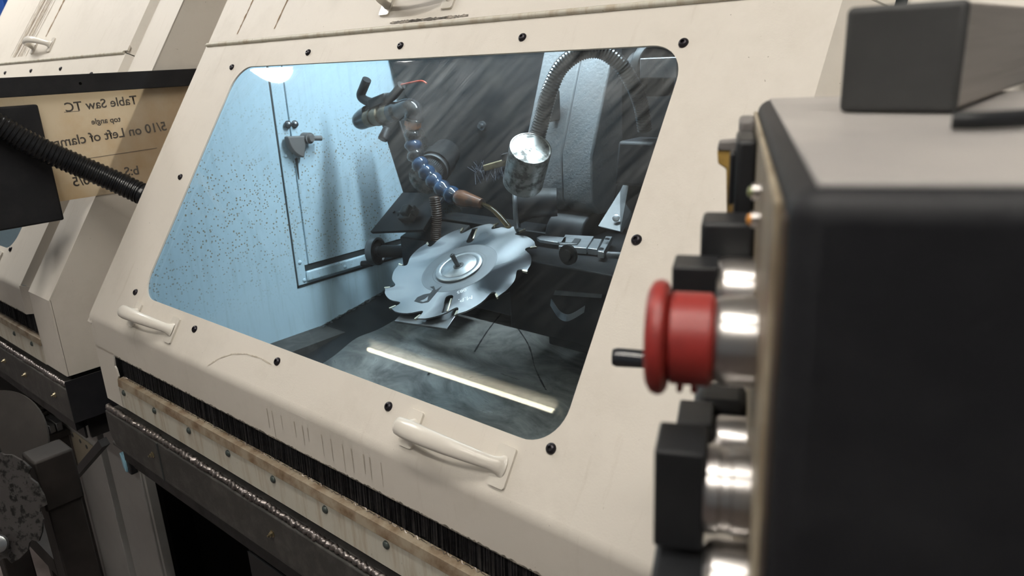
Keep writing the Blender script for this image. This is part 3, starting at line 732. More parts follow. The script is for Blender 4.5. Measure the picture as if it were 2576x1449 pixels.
# spindle below the blade with its support plate
sp = Part('blade_spindle', mach, 'dark spindle post with a flat steel rest under the saw blade')
mb = MB(); mb.lathe([(-.002, .045), (-.014, .045), (-.016, .022), (-.06, .022)], BC, BN, 32); mb.build('post', M['black'], sp, smooth=40)
mb = MB(); pe = BC-BN*.055; mb.box((pe.x-.03, pe.y-.02, pe.z-.02), (pe.x+.03, 1.25, pe.z+.012)); mb.build('carrier_arm', M['black'], sp, bevel=.003)
mb = MB(); mb.prism([tuple((on_blade(*p)-BC).dot(w_) for w_ in (BU, BV)) for p in ((986, 797), (1119, 816), (1146, 776), (1125, 700), (1060, 720))], BC-BN*.012, BU, BV, BN, .005); mb.build('rest_plate', M['steel'], sp, bevel=.001)

# ------------------------------------------------------------------ rear column and castings
col_ = Part('machine_column', mach, 'black slanted cast column filling the dark back of the chamber')
pa, pb, pc = at(962, 115, Y=1.31), at(1082, 368, Y=1.31), at(1250, 720, Y=1.31)
mb = MB(); mb.prism([(pa.x, 1.62), (pa.x, pa.z), (pb.x, pb.z), (pc.x, pc.z), (pc.x, .96), (-.12, .96), (-.12, 1.62)], (0, 1.31, 0), (1, 0, 0), (0, 0, 1), (0, 1, 0), .6)
mb.build('casting', M['black'], col_, bevel=.006)
mb = MB(); b0 = at(1215, 316, Y=1.31); mb.lathe([(0, .011), (.006, .011), (.006, .006), (.014, .006)], b0, (0, -1, 0), 16); mb.build('cap_screw', M['steel'], col_, smooth=40)
# sloping slide arm carrying the coolant fittings
arm = Part('slide_arm', mach, 'black sloping arm carrying the coolant fittings above the small table')
a0, a1, a2, a3 = at(955, 300, Y=1.17), at(1003, 300, Y=1.17), at(1100, 610, Y=1.17), at(1052, 610, Y=1.17)
mb = MB(); mb.hexa([a0, a1, a2, a3], [p + Vector((0, .05, 0)) for p in (a0, a1, a2, a3)]); mb.build('bar', M['black'], arm, bevel=.003)
k0 = at(975, 322, Y=1.15); k1 = at(962, 352, Y=1.13)
mb = MB(); mb.rod(k0, k1, .010, .012); mb.build('clamp_knob', M['knob'], arm, bevel=.003)
hose = [at(1092, 495, Y=1.12), at(1098, 540, Y=1.12), at(1096, 590, Y=1.12), at(1100, 640, Y=1.12)]
hp = resample(spline(hose, 20), .0024); mb = MB(); mb.tube(hp, lambda i, f_: .0125 if i % 2 else .0105, 12); mb.build('corrugated_sleeve', pm('brown_rubber', (.06, .035, .025), .5), arm, smooth=50)

# ------------------------------------------------------------------ small black table with clamp
tb = Part('work_table', mach, 'flat black sliding table beside the dial knob, behind the blade')
q = [at(931, 583, Y=1.08), at(1064, 578, Y=1.08), at(1120, 484, Y=1.16), at(1012, 484, Y=1.16)]
tn = (q[1]-q[0]).cross(q[3]-q[0]).normalized(); tu = (q[1]-q[0]).normalized(); tv = tn.cross(tu)
mb = MB(); mb.hexa([p - tn*.009 for p in q], q); mb.build('table_plate', M['powder'], tb, bevel=.001)
cx = q[0] + (at(1035, 545, Y=1.11)-q[0])
mb = MB(); mb.obox(cx+tn*.010, (tu, tv, tn), (.020, .018, .010)); mb.obox(cx+tn*.024+tu*.006, (tu, tv, tn), (.012, .012, .008)); mb.build('clamp_block', M['knob'], tb, bevel=.003)
mb = MB(); mb.rod(cx-tu*.03+tn*.012, cx+tu*.03+tn*.014, .007); mb.build('clamp_screw', M['black'], tb)
for px, py in ((990, 532), (996, 545)):
    pp = at(px, py, Y=1.118); mb = MB(); mb.lathe([(-.002, .0035), (.0012, .0035), (.0015, .002)], pp, tn, 10); mb.build('plate_screw', M['black'], tb)
mb = MB(); mb.hexa([(q[0].x+.085, 1.10, .95), (q[1].x+.05, 1.10, .95), (q[1].x+.05, 1.19, .95), (q[0].x+.085, 1.19, .95)], [(q[0].x+.075, 1.105, q[0].z-.008), (q[1].x+.04, 1.105, q[0].z-.008), (q[1].x+.04, 1.19, q[0].z+.02), (q[0].x+.075, 1.19, q[0].z+.02)]); mb.build('pedestal', M['black'], tb, bevel=.004)
# rail behind the blade
rl = Part('slide_rail', mach, 'long black slide rail running behind the blade under the wheel')
r0, r1 = at(1105, 548, Y=1.2), at(1300, 545, Y=1.2)
mb = MB(); mb.box((r0.x-.02, 1.2, r0.z-.03), (-.55, 1.27, r0.z)); mb.build('rail_bar', M['black'], rl, bevel=.002)
mb = MB(); mb.box((r0.x-.02, 1.2, .93), (-.2, 1.44, r0.z-.04)); mb.build('rail_bed', M['black'], rl, bevel=.004)

# handwheel
hc = at(945, 632, Y=1.12); hx = Vector((.93, .30, .05)).normalized()
hw = Part('handwheel', mach, 'small round handwheel with bright rim left of the blade')
mb = MB(); mb.lathe([(-.010, .030), (-.009, .0345), (.009, .0345), (.010, .030), (.003, .028), (.003, .012), (.012, .012)], hc, hx, 40); mb.build('wheel', M['steel'], hw, smooth=35)
mb = MB(); mb.lathe([(.003, .0285), (.0045, .0285), (.0046, .008)], hc, hx, 40); mb.build('wheel_face', M['black'], hw, smooth=35)
mb = MB(); mb.lathe([(.003, .012), (.02, .012), (.02, .0155), (.14, .0155)], hc, hx, 24); mb.build('shaft', M['black'], hw, smooth=40)
mb = MB(); g = hc + Vector((-.004, -.012, -.030)); mb.lathe([(0, .0065), (.018, .0085), (.03, .0075)], g, -hx, 16); mb.build('crank_knob', M['knob'], hw, smooth=40)

# dial knob (graduated)
dc = at(1066, 452, Y=1.13); dax = (at(1122, 385, Y=1.25)-dc).normalized()
dk = Part('dial_knob', mach, 'graduated steel dial knob behind the blue coolant hose')
mb = MB(); mb.lathe([(0, .030), (.002, .037), (.008, .037), (.010, .033)], dc, dax, 40); mb.build('face_disc', M['lampsteel'], dk, smooth=40)
mb = MB(); mb.lathe([(.008, .026), (.05, .028), (.05, .036), (.062, .036), (.062, .040), (.095, .040), (.1, .036), (.14, .034)], dc, dax, 40); mb.build('thimble', M['black'], dk, smooth=35)
mb = MB(); mb.lathe([(.0495, .0365), (.053, .0368), (.056, .0366)], dc, dax, 40, caps=False); mb.build('scale_ring', M['bright'], dk, smooth=40)
uu = dax.orthogonal().normalized(); vv_ = dax.cross(uu)
mb = MB()
for k in range(40):
    a = 2*PI*k/40; d = uu*math.cos(a)+vv_*math.sin(a); mb.obox(dc+dax*(.042)+d*.0278, (dax, d, dax.cross(d)), (.006 if k % 5 else .009, .0004, .0004))
tag(mb.build('graduations', M['bright'], dk), kind='stuff')

# ------------------------------------------------------------------ coolant fittings and segmented hose
cl = thing('coolant_hose', at(1000, 300, Y=1.12), 'blue segmented coolant hose with black elbow and brown nozzle', 'coolant hose')
YC = 1.11
def pc_(x, y, dY=0): return at(x, y, Y=YC+dY)
mb = MB(); e0 = pc_(908, 303); e1 = pc_(1000, 280)
ax = (e1-e0).normalized(); L_ = (e1-e0).length
mb.lathe([(L_*.18, .013), (L_*.22, .020), (L_*.36, .020), (L_*.38, .018), (L_*.44, .018), (L_*.46, .022), (L_*.58, .022), (L_*.6, .018), (L_*.66, .018), (L_*.68, .021), (L_*.86, .021), (L_*.88, .017), (L_*1.05, .017)], e0, ax, 24); mb.build('valve_body', M['brass'], cl, smooth=30)
mb = MB(); pth = spline([pc_(925, 283), pc_(912, 292), pc_(903, 302), pc_(910, 308), pc_(930, 300)], 6); mb.tube(pth, .0165, 16); mb.build('left_elbow', M['navy'], cl, smooth=50)
mb = MB(); pth = spline([pc_(985, 284), pc_(1010, 276), pc_(1030, 270), pc_(1042, 279), pc_(1041, 296)], 6); mb.tube(pth, lambda i, f_: .0195 if .15 < f_ < .9 else .0215, 18); mb.build('elbow', M['navy'], cl, smooth=50)
mb = MB(); j0 = pc_(1041, 292); j1 = pc_(1037, 325); jd = (j1-j0).normalized(); jl = (j1-j0).length
mb.lathe([(0, .019), (.004, .0225), (.008, .0225), (.010, .017)], j0, jd, 20); mb.build('collar', M['navy'], cl, smooth=40)
mb = MB(); mb.lathe([(.010, .0175), (.014, .0185), (jl*.8, .0185), (jl*.82, .015), (jl*1.05, .015)], j0, jd, 6); mb.build('orange_nut', M['orange'], cl, bevel=.001)
sp_ = [(1038, 330), (1038, 356), (1042, 383), (1052, 407), (1068, 428), (1085, 448), (1105, 468), (1128, 487), (1152, 497)]
P3 = [pc_(x, y, -.002*i) for i, (x, y) in enumerate(sp_)]
for i in range(len(P3)-1):
    a, b_ = P3[i], P3[i+1]; d = (b_-a); L_ = d.length
    mb = MB(); mb.lathe([(-.004, .0125), (.0, .0165), (L_*.25, .0195), (L_*.5, .019), (L_*.72, .0145), (L_*.9, .0125), (L_*1.05, .0135), (L_*1.12, .010)], a, d, 20); mb.build('hose_segment', M['navy'] if i in (0, 2) else M['blue'], cl, smooth=60)
n0, n1 = P3[-1], pc_(1213, 513, -.02); d = n1-n0; L_ = d.length
mb = MB(); mb.lathe([(-.004, .012), (.002, .0175), (L_*.2, .0185), (L_*.35, .0165), (L_*.9, .0115), (L_, .0105), (L_, .007)], n0, d, 20); mb.build('nozzle', pm('brown_nozzle', (.10, .045, .025), .25, 0, (.03, .028, .03), 25, .45, .6, coat=.4), cl, smooth=50)
sw = spline([n1 - d*.05, pc_(1235, 524, -.025), pc_(1258, 545, -.03), pc_(1283, 575, -.035)], 8)
mb = MB(); mb.tube(sw, lambda i, f_: .0042+.0018*f_, 12); mb.build('coolant_stream', M['coolant'], cl, smooth=60)
# valve levers on top
mb = MB(); v0, v1 = pc_(962, 292), pc_(966, 262)
mb.rod(v0, v1, .010); mb.obox(pc_(955, 254), (pc_(985, 238)-pc_(925, 262), Vector((0, 0, 1)), Vector((0, 1, 0))), (.030, .011, .012)); mb.build('valve_head', M['black'], cl, bevel=.003)
mb = MB(); mb.tube(spline([pc_(945, 262), pc_(918, 252), pc_(908, 240), pc_(914, 222), pc_(923, 200)], 6), .0105, 12); mb.build('lever', M['knob'], cl, smooth=50)
mb = MB(); mb.tube(spline([pc_(965, 256), pc_(990, 240), pc_(1010, 214)], 6), .010, 12); mb.build('branch_pipe', M['black'], cl, smooth=50)
mb = MB(); mb.tube(spline([pc_(1000, 216), pc_(1030, 209), pc_(1060, 204), pc_(1073, 210)], 6), .0022, 8); mb.build('red_wire', pm('red_wire', (.35, .05, .025), .4), cl, smooth=50)

# ------------------------------------------------------------------ grinding head
HY = 1.2
b0, b1, b2 = at(1490, 512, Y=HY), at(1490, 392, Y=HY), None
xr = b0.x; top = at(1541, 132, X=xr); xl = at(1322, 505, Y=HY).x; xm = at(1414, 450, Y=HY).x
gh = Part('grinding_head', mach, 'grey hammered-paint grinding head housing behind the lamp')
def head_poly(x0, x1, xa, xb, name, mat):
    """half of the housing between two seams; xa, xb its upper ends"""
    z0, z1 = b0.z, b1.z; slope = (top - b1); k = 1.25; t_ = Vector((0, slope.y*k, slope.z*k))
    mb = MB()
    fr = [Vector((x0, HY+.03, z0-.028)), Vector((x1, HY+.03, z0-.028)), Vector((x1, HY, z0)), Vector((x0, HY, z0)), Vector((x1, HY, z1)), Vector((x0, HY, z1)), Vector((xb, HY, z1)) + t_, Vector((xa, HY, z1)) + t_]
    back = HY + .30
    rows = [[fr[0], fr[1]], [fr[3], fr[2]], [fr[5], fr[4]], [fr[7], fr[6]], [Vector((xa, back, fr[7].z)), Vector((xb, back, fr[6].z))], [Vector((x0, back, z0-.028)), Vector((x1, back, z0-.028))]]
    mb.hexa([r_[0] for r_ in rows], [r_[1] for r_ in rows])
    return mb.build(name, mat, gh, bevel=.004)
xlt = at(1372, 132, Y=(top.y)).x
head_poly(xl, xm-.0006, xl+.0, xm-.0006, 'housing_half', M['hammer']); head_poly(xm+.0006, xr, xm+.0006, xr, 'housing_half', M['hammer'])
# right-hand cheek, coloured black for the shade on the unlit side, with screw
mb = MB(); ck0 = top + Vector((0, .02, .0))
mb.hexa([(xr, HY+.05, b0.z-.06), (xr, HY+.29, b0.z-.06), (xr, HY+.42, 1.56), (xr, HY+.22, 1.56)], [(xr+.05, HY+.06, b0.z-.06), (xr+.05, HY+.28, b0.z-.06), (xr+.05, HY+.41, 1.56), (xr+.05, HY+.23, 1.56)]); mb.build('cheek', M['black'], gh, bevel=.004)
mb = MB(); mb.rod((xr-.01, HY+.02, b0.z-.075), (xr-.10, HY+.02, b0.z-.075), .05, seg=24); mb.build('motor_boss', M['black'], gh, bevel=.004)
# hinge tab on the left of the housing
tb0 = at(1398, 240, Y=HY+.02); mb = MB(); mb.box((tb0.x-.012, HY-.01, tb0.z-.05), (tb0.x+.004, HY+.03, tb0.z+.01)); mb.build('hinge_tab', M['black'], gh, bevel=.003)
# thin grinding wheel seen nearly edge on
wc = at(1300, 512, Y=1.11); wax = Vector((.80, .60, 0)).normalized()
gw = Part('grinding_wheel', mach, 'thin grinding wheel edge touching the rear of the blade')
mb = MB(); mb.lathe([(-.004, .02), (-.004, .062), (-.0015, .0635), (.0015, .0635), (.004, .062), (.004, .02)], wc, wax, 64); mb.build('wheel_rim', M['bright'], gw, smooth=30)
mb = MB(); mb.lathe([(-.007, .03), (-.0065, .040), (.0065, .040), (.03, .03), (.08, .028)], wc, wax, 40); mb.build('wheel_hub', M['black'], gw, smooth=40)

# ------------------------------------------------------------------ gooseneck lamp
lt = at(1335, 372, Y=1.03); lb_ = at(1322, 440, Y=1.05); lax = (c_right*-.012 + c_down*.047 + c_fwd*.070).normalized()
gl = thing('gooseneck_lamp', at(1610, 400, Y=1.22), 'round steel work lamp on a corrugated black gooseneck beside the grinding head', 'lamp')
mb = MB(); mb.lathe([(.0009, .0345), (0, .0355), (0, .0372), (.0009, .038), (.090, .038), (.092, .037), (.092, .033), (.078, .03)], lt, lax, 48); mb.build('lamp_head', M['lampsteel'], gl, smooth=25)
mb = MB(); mb.lathe([(.080, .031), (.082, .031)], lt, lax, 32); mb.build('lamp_lens', emit('lamp_lens', (.8, .9, 1.0), 3.0), gl)
gp = [at(1350, 352, Y=1.075), at(1366, 290, Y=1.078), at(1384, 225, Y=1.075), at(1412, 168, Y=1.085), at(1460, 132, Y=1.10), at(1512, 128, Y=1.12), at(1558, 160, Y=1.14), at(1592, 212, Y=1.16), at(1612, 265, Y=1.19), at(1622, 328, Y=1.21)]
path = resample(spline(gp, 24), .0027); n = len(path)
mb = MB(); mb.tube(path, lambda i, f_: (.0158 if i % 2 else .0138)*(1-.13*f_), 16); mb.build('gooseneck', M['goose'], gl, smooth=50)
bx = at(1622, 345, Y=1.21)
mb = MB(); mb.hexa([(bx.x-.042, 1.17, bx.z-.085), (bx.x+.045, 1.17, bx.z-.085), (bx.x+.045, 1.26, bx.z-.085), (bx.x-.042, 1.26, bx.z-.085)], [(bx.x-.036, 1.175, bx.z-.004), (bx.x+.04, 1.175, bx.z-.004), (bx.x+.04, 1.25, bx.z-.004), (bx.x-.036, 1.25, bx.z-.004)]); mb.build('mount_box', M['powder'], gl, bevel=.006)

# wire brush hanging behind the lamp
wb0, wb1 = at(1205, 432, Y=1.12), at(1290, 408, Y=1.14)
wbr = thing('wire_brush', wb0, 'worn wire brush with wooden back behind the lamp head', 'brush')
wd = (wb1-wb0).normalized(); up = Vector((0, 0, 1)); sd = wd.cross(up).normalized(); up = sd.cross(wd)
mb = MB(); mb.obox((wb0+wb1)/2+wd*.012+up*.004, (wd, sd, up), ((wb1-wb0).length*.42, .012, .0065)); mb.build('wooden_back', M['wood'], wbr, bevel=.002)
mb = MB(); mb.lathe([(0, .010), (.012, .009), (.014, .004)], at(1275, 402, Y=1.12), up, 14); mb.build('knob', M['black'], wbr, smooth=40)
mb = MB(); r = random.Random(9)
for i in range(260):
    f_ = r.random(); p = wb0 + wd*((wb1-wb0).length*(f_*.95-.06)) + sd*r.uniform(-.011, .011)
    dv = (-up + wd*r.uniform(-.7, .5) + sd*r.uniform(-.5, .5) + (up*1.6 if f_ < .12 and r.random() < .5 else Vector())).normalized()*r.uniform(.012, .028)
    mb.obox(p+dv*.5, (dv, dv.orthogonal(), dv.cross(dv.orthogonal())), (dv.length*.5, .00045, .00045))
tag(mb.build('bristles', M['bristle'], wbr), kind='stuff')

# ------------------------------------------------------------------ indexing finger and clamps right of the blade
ZF = 1.155
def zf(x, y, z=ZF): return at(x, y, Z=z)
fx = Part('index_finger', mach, 'bright steel indexing finger and clamp plates right of the blade')
mb = MB(); mb.hexa([p - Vector((0, 0, .006)) for p in (zf(1350, 597), zf(1362, 592), zf(1425, 597), zf(1422, 612), zf(1358, 603))], [zf(1350, 597), zf(1362, 592), zf(1425, 597), zf(1422, 612), zf(1358, 603)]); mb.build('finger', M['fixture'], fx, bevel=.0006)
def slab(px, name, z=ZF, t_=.012, mat='fixture'):
    q_ = [zf(x, y, z) for x, y in px]; mb = MB(); mb.hexa([p - Vector((0, 0, t_)) for p in q_], q_); return mb.build(name, M[mat], fx, bevel=.0008)
slab([(1405, 619), (1422, 590), (1494, 594), (1475, 624)], 'clamp_plate')
slab([(1478, 624), (1494, 600), (1514, 601), (1502, 627)], 'clamp_plate'); slab([(1503, 632), (1524, 594), (1540, 595), (1519, 634)], 'end_block', ZF+.004)
slab([(1402, 608), (1437, 610), (1446, 599), (1462, 600), (1452, 613), (1408, 613)], 'hook_plate', ZF+.003, .003, 'steel')
for x, y in ((1527, 602), (1512, 627)):
    p = zf(x, y, ZF+.004); mb = MB(); mb.lathe([(0, .005), (.002, .005), (.002, .003), (.0005, .003)], p, (0, 0, 1), 14); mb.build('socket_screw', M['steel'], fx, smooth=40)
mb = MB(); p = zf(1430, 640); mb.box((p.x-.12, p.y-.03, 1.0), (p.x+.35, p.y+.30, ZF-.014)); mb.build('slide_block', M['black'], fx, bevel=.003)
mb = MB(); p = at(1432, 640, Y=zf(1430, 640).y-.028); mb.lathe([(0, .018), (.006, .018), (.006, .010), (.010, .010)], p, (0, -1, 0), 24); mb.build('pivot_bolt', M['black'], fx, smooth=40)
mb = MB(); mb.rod(at(1530, 641, Y=1.02), at(1600, 645, Y=1.02), .006); mb.build('pin', M['steel'], fx)
# low flat bar and bent strip on the bed
br = Part('flat_bar', mach, 'thin grey flat bar lying on the dark bed right of the blade')
yf = zf(1430, 640).y - .0345
q_ = [at(1392, 742, Y=yf), at(1396, 731, Y=yf), at(1515, 741, Y=yf), at(1513, 750, Y=yf)]
mb = MB(); mb.hexa([p + Vector((0, .004, 0)) for p in q_], q_); mb.build('bar', M['steel'], br)
mb = MB(); mb.box((q_[0].x-.02, yf+.006, .985), (q_[2].x+.3, yf+.3, 1.014)); mb.build('bed_block', M['black'], br, bevel=.004)
bs = thing('bent_strip', at(1440, 790, Z=.93), 'bent metal strip hanging over the edge of the tray at right', 'metal strip')
pth = [at(1385, 760, Y=.98), at(1405, 790, Y=.965), at(1425, 800, Y=.955), at(1445, 793, Y=.955), at(1471, 777, Y=.96)]; mb = MB(); sp2 = spline(pth, 6)
up = Vector((0, .3, 1)).normalized()*.006
mb.rings([[p-up, p+up, p+up+Vector((0, .0015, 0)), p-up+Vector((0, .0015, 0))] for p in sp2]); mb.build('strip', M['steel'], bs, smooth=40)
# sheet bracket and hose cock at the right of the chamber
sb = Part('sheet_bracket', mach, 'grey sheet bracket with one screw below the lamp mount')
q_ = [at(1505, 568, Y=1.12), at(1560, 582, Y=1.12), at(1620, 470, Y=1.24), at(1590, 420, Y=1.24), at(1560, 480, Y=1.2)]
mb = MB(); mb.hexa(q_, [p + Vector((.002, .004, -.003)) for p in q_]); mb.build('sheet', M['bracket'], sb)
mb = MB(); p = at(1550, 549, Y=1.135); mb.lathe([(0, .007), (.002, .007), (.003, .004)], p, (.2, -.8, .6), 14); mb.build('screw', M['steel'], sb, smooth=40)
vk = Part('square_valve', mach, 'black flange with square shaft at the upper right of the window')
mb = MB(); p = at(1630, 170, Y=1.22); mb.lathe([(0, .042), (.012, .046), (.02, .046), (.03, .03), (.06, .03)], p+Vector((.02, 0, 0)), (-.9, .4, 0), 24); mb.build('flange', M['black'], vk, bevel=.002)
mb = MB(); mb.obox(at(1668, 170, Y=1.18), (Vector((1, -.15, 0)), Vector((.15, 1, 0)), Vector((0, 0, 1))), (.04, .014, .017)); mb.build('square_shaft', M['steel'], vk, bevel=.002)
mb = MB(); mb.obox(at(1640, 215, Y=1.22), (Vector((1, 0, 0)), Vector((0, 1, 0)), Vector((0, 0, 1))), (.035, .02, .018)); mb.build('foot', M['black'], vk, bevel=.003)

# long dark scratches on the tray
def tray_pt(px, py):
    r_ = at(px, py, D=1.0)-CAM; nn = Vector((0, -.173, 1)); p = CAM + r_*((.85+.006-.173*.93-CAM.z)/nn.dot(r_))
    return Vector((p.x, p.y, tz(p.y) + .0068 + .012*math.exp(-((p.y+.012-.99)/.05)**2)))
r = random.Random(21)
for pts_ in (((1300, 822), (1330, 870), (1352, 940), (1392, 1028)), ((1262, 788), (1225, 835), (1192, 888)), ((1120, 905), (1075, 955))):
    c_ = resample(spline([tray_pt(*p) for p in pts_], 12), .006); mb = MB()
    ws = [.0006+.0016*r.random() for _ in c_]
    for i in range(len(c_)-1):
        d_ = (c_[i+1]-c_[i]).cross(Vector((0, 0, 1))).normalized(); mb.face([c_[i]+d_*ws[i], c_[i+1]+d_*ws[i+1], c_[i+1]-d_*ws[i+1], c_[i]-d_*ws[i]])
    mb.build('scratch', M['marker'], tr)

# ------------------------------------------------------------------ control pendant in the foreground
Q0 = Vector((-.0587, .1589, 1.4693)); FA = Vector((-.4134, .91056, 0)); FB = Vector((.91056, .4134, 0)); ZZ = Vector((0, 0, 1))
pend = thing('control_pendant', Q0 + FA*.14 + FB*.12 - ZZ*.33, 'black operator pendant with red stop button in the right foreground', 'control panel', 'control pendants')
def pl(A, B, h): return Q0 + FA*A + FB*B + ZZ*h
mb = MB(); mb.hexa([pl(0, 0, -.33), pl(.2875, 0, -.33), pl(.2875, .24, -.33), pl(0, .24, -.33)], [pl(0, 0, 0), pl(.2875, 0, 0), pl(.2875, .24, 0), pl(0, .24, 0)])
mb.build('housing', M['powder'], pend, bevel=.007, bseg=4)
mb = MB(); mb.hexa([pl(.006, .006, -.001), pl(.282, .006, -.001), pl(.282, .234, -.001), pl(.006, .234, -.001)], [pl(.006, .006, .0008), pl(.282, .006, .0008), pl(.282, .234, .0008), pl(.006, .234, .0008)]); mb.build('lit_top_skin', M['worn'], pend, bevel=.0006)  # lighter sheet over the black housing: overhead light painted into the top
mb = MB(); mb.hexa([pl(.020, 0, -.322), pl(.282, 0, -.322), pl(.282, -.0022, -.322), pl(.020, -.0022, -.322)], [pl(.020, 0, -.006), pl(.282, 0, -.006), pl(.282, -.0022, -.006), pl(.020, -.0022, -.006)]); face_ = mb.build('face_plate', M['plate'], pend, bevel=.0012)
mb = MB(); mb.hexa([pl(.007, .001, -.322), pl(.022, .001, -.322), pl(.022, -.0008, -.322), pl(.007, -.0008, -.322)], [pl(.007, .001, -.008), pl(.022, .001, -.008), pl(.022, -.0008, -.008), pl(.007, -.0008, -.008)]); mb.build('rusty_margin', M['brownedge'], pend)
def cpt(A, h, out=0.0): return pl(A, -.004-out, h)
def turned(name, A, h, prof, mat, par=pend, seg=40):
    if prof[0][0] == 0: prof = [(-.002, prof[0][1])] + prof[1:]
    mb = MB(); mb.lathe(prof, cpt(A, h), -FB, seg); return mb.build(name, mat, par, smooth=40)
def block(name, A, h, o0, o1, hA, hz, mat, par=pend, bev=.002):
    if o0 == 0: o0 = -.002
    mb = MB(); mb.obox(cpt(A, h, (o0+o1)/2), (FB, FA, ZZ), ((o1-o0)/2, hA, hz)); return mb.build(name, mat, par, bevel=bev)
BZ = [(0, .0158), (.009, .0158), (.0115, .0150), (.0128, .0135)]
# emergency stop
es = turned('stop_bezel', .085, -.0685, BZ, M['chrome'])
turned('stop_body', .085, -.0685, [(.012, .0150), (.0135, .0166), (.0265, .0166), (.0275, .0150), (.0285, .0125)], M['red'], es)
turned('stop_mushroom', .085, -.0685, [(.0275, .013), (.0280, .0185), (.0292, .0203), (.0312, .0208), (.0335, .0200), (.0350, .0175), (.0358, .010), (.036, .001)], M['red'], es)
for o_ in (.0185, .0235): 
    mb = MB(); mb.obox(cpt(.085, -.0685-.0172, o_), (FB, FA, ZZ), (.0011, .005, .0022)); mb.build('grip_rib', M['red'], es, bevel=.0008)
# selector behind it
k = turned('selector_bezel', .139, -.0690, BZ, M['chrome']); block('selector_knob', .139, -.0690, .012, .0305, .010, .0142, M['knob'], k, .001)
# large black push button below, and its neighbours
k = turned('push_bezel', .0705, -.1193, [(0, .0155), (.004, .0155), (.0045, .0148), (.008, .0148), (.0085, .0155), (.0125, .0155), (.0135, .0145)], M['chrome']); block('push_head', .0705, -.1193, .013, .0302, .011, .0192, M['knob'], k, .001)
k = turned('push_bezel', .130, -.1375, BZ, M['chrome']); block('push_head', .130, -.1375, .012, .0268, .011, .0180, M['knob'], k, .001)
k = turned('selector_bezel', .0585, -.1505, BZ, M['chrome']); block('selector_knob', .0585, -.1505, .012, .030, .014, .0075, M['knob'], k)
k = turned('selector_bezel', .130, -.205, BZ, M['chrome']); block('selector_knob', .130, -.205, .012, .028, .013, .006, M['knob'], k)
block('switch_block', .167, -.0514, .0, .0205, .012, .0093, M['knob']); block('switch_block', .153, -.1268, .0, .021, .012, .0068, M['knob'], bev=.004)
block('display_bezel', .207, -.0299, 0, .0072, .022, .0190, M['knob']); block('display_tab', .200, -.0299, .0072, .0098, .008, .012, M['knob'], bev=.001)
block('grey_cover', .250, -.0125, 0, .006, .014, .006, M['greyplate'])
# toggle lever
mb = MB(); mb.lathe([(-.002, .009), (.006, .009), (.007, .0045), (.045, .0045), (.046, .0050), (.066, .0054), (.0685, .0045)], cpt(.215, -.1330), -FB, 20); mb.build('toggle_lever', M['navy'], pend, smooth=40)
# pilot lamps
k = turned('pilot_collar', .1105, -.0205, [(0, .003), (.0012, .003)], M['chrome']); turned('pilot_lamp', .1105, -.0205, [(.001, .0021), (.0022, .0019), (.0028, .0008)], M['ledg'], k, 16)
k = turned('pilot_collar', .1075, -.0300, [(0, .003), (.0012, .003)], M['chrome']); turned('pilot_lamp', .1075, -.0300, [(.001, .0021), (.0022, .0019), (.0028, .0008)], M['ledo'], k, 16)
# yellow hook bracket at the far end of the face
mb = MB(); mb.prism([(.006, -.024), (.0105, -.024), (.0118, .006), (.0165, .009), (.0172, .0165), (.0145, .0185), (.006, .0165)], cpt(.275, -.0435), -FB, ZZ, FA, .01); k = mb.build('hook_bracket', M['yellow'], pend, bevel=.001)
mb = MB(); mb.prism([(.004, .016), (.0172, .0165), (.0165, .0215), (.004, .0225)], cpt(.274, -.0435), -FB, ZZ, FA, .012); mb.build('hook_cap', M['greyplate'], k, bevel=.001)

# support arm above the pendant, running back to the machine
AY = .33
c0, c1 = at(2118, 150, Y=AY), at(2420, 150, Y=AY); ax0, ax1 = c0.x, c1.x; az0, az1 = 1.4705, at(2270, 8, Y=AY).z
sa = thing('support_arm', ((ax0+ax1)/2, AY, az0), 'square metal arm with black end cap lying above the foreground pendant', 'arm')
mb = MB(); mb.box((ax0+.0008, AY+.004, az0+.0008), (ax1-.0008, .775, az1-.0008)); mb.build('square_tube', M['alu'], sa, bevel=.002)
mb = MB(); mb.box((ax0, AY, az0), (ax1, AY+.006, az1)); mb.build('end_cap', M['capgrey'], sa, bevel=.0025, bseg=3)
cb = thing('pendant_cable', pl(.2, .15, .003), 'thin black cable lying on top of the foreground pendant', 'cable')
cp = [at(x, y, Z=1.4735) for x, y in ((2395, 303), (2450, 303), (2520, 300), (2590, 296))]
mb = MB(); mb.tube(spline(cp, 8), .0028, 10); mb.build('cable_run', M['knob'], cb, smooth=60)

# ------------------------------------------------------------------ neighbour's arm, pendant, sign and conduit
NX = -1.735
nb = thing('support_arm', (NX-.01, .6, 1.467), 'flat black horizontal bar above the mirrored printed sign at left', 'arm')
y1 = at(470, 168, X=NX).y
mb = MB(); mb.box((NX-.016, .22, 1.467), (NX, y1+.06, 1.5045)); mb.build('bar', M['powder'], nb, bevel=.0012)
hp_ = at(202, 210, X=NX); mb = MB(); mb.lathe([(0, .0030), (.0006, .0030)], hp_, (1, 0, 0), 16); mb.build('bar_hole', M['void'], nb)
np_ = thing('control_pendant', (NX-.09, .45, 1.21), 'black box of the neighbouring pendant at the left edge', 'control panel', 'control pendants')
yb = at(97, 268, X=NX).y
mb = MB(); mb.box((NX-.20, .26, 1.212), (NX, yb, 1.450)); mb.build('housing', M['powder'], np_, bevel=.004, bseg=3)
mb = MB(); mb.box((NX-.015, .30, 1.449), (NX-.001, .36, 1.467)); mb.build('hanger', M['powder'], np_)
sx = NX-.0165
def sg(x, y): return at(x, y, X=sx)
b0_, b1_ = sg(150, 507), sg(312, 482); su = (b1_-b0_).normalized()
sgn = thing('saw_sign', sg(230, 495), 'yellowed film sheet printed Table Saw TC, seen mirrored, under the black bar', 'sign')
bl_, br_ = b0_ - su*.10, b0_ + su*.42
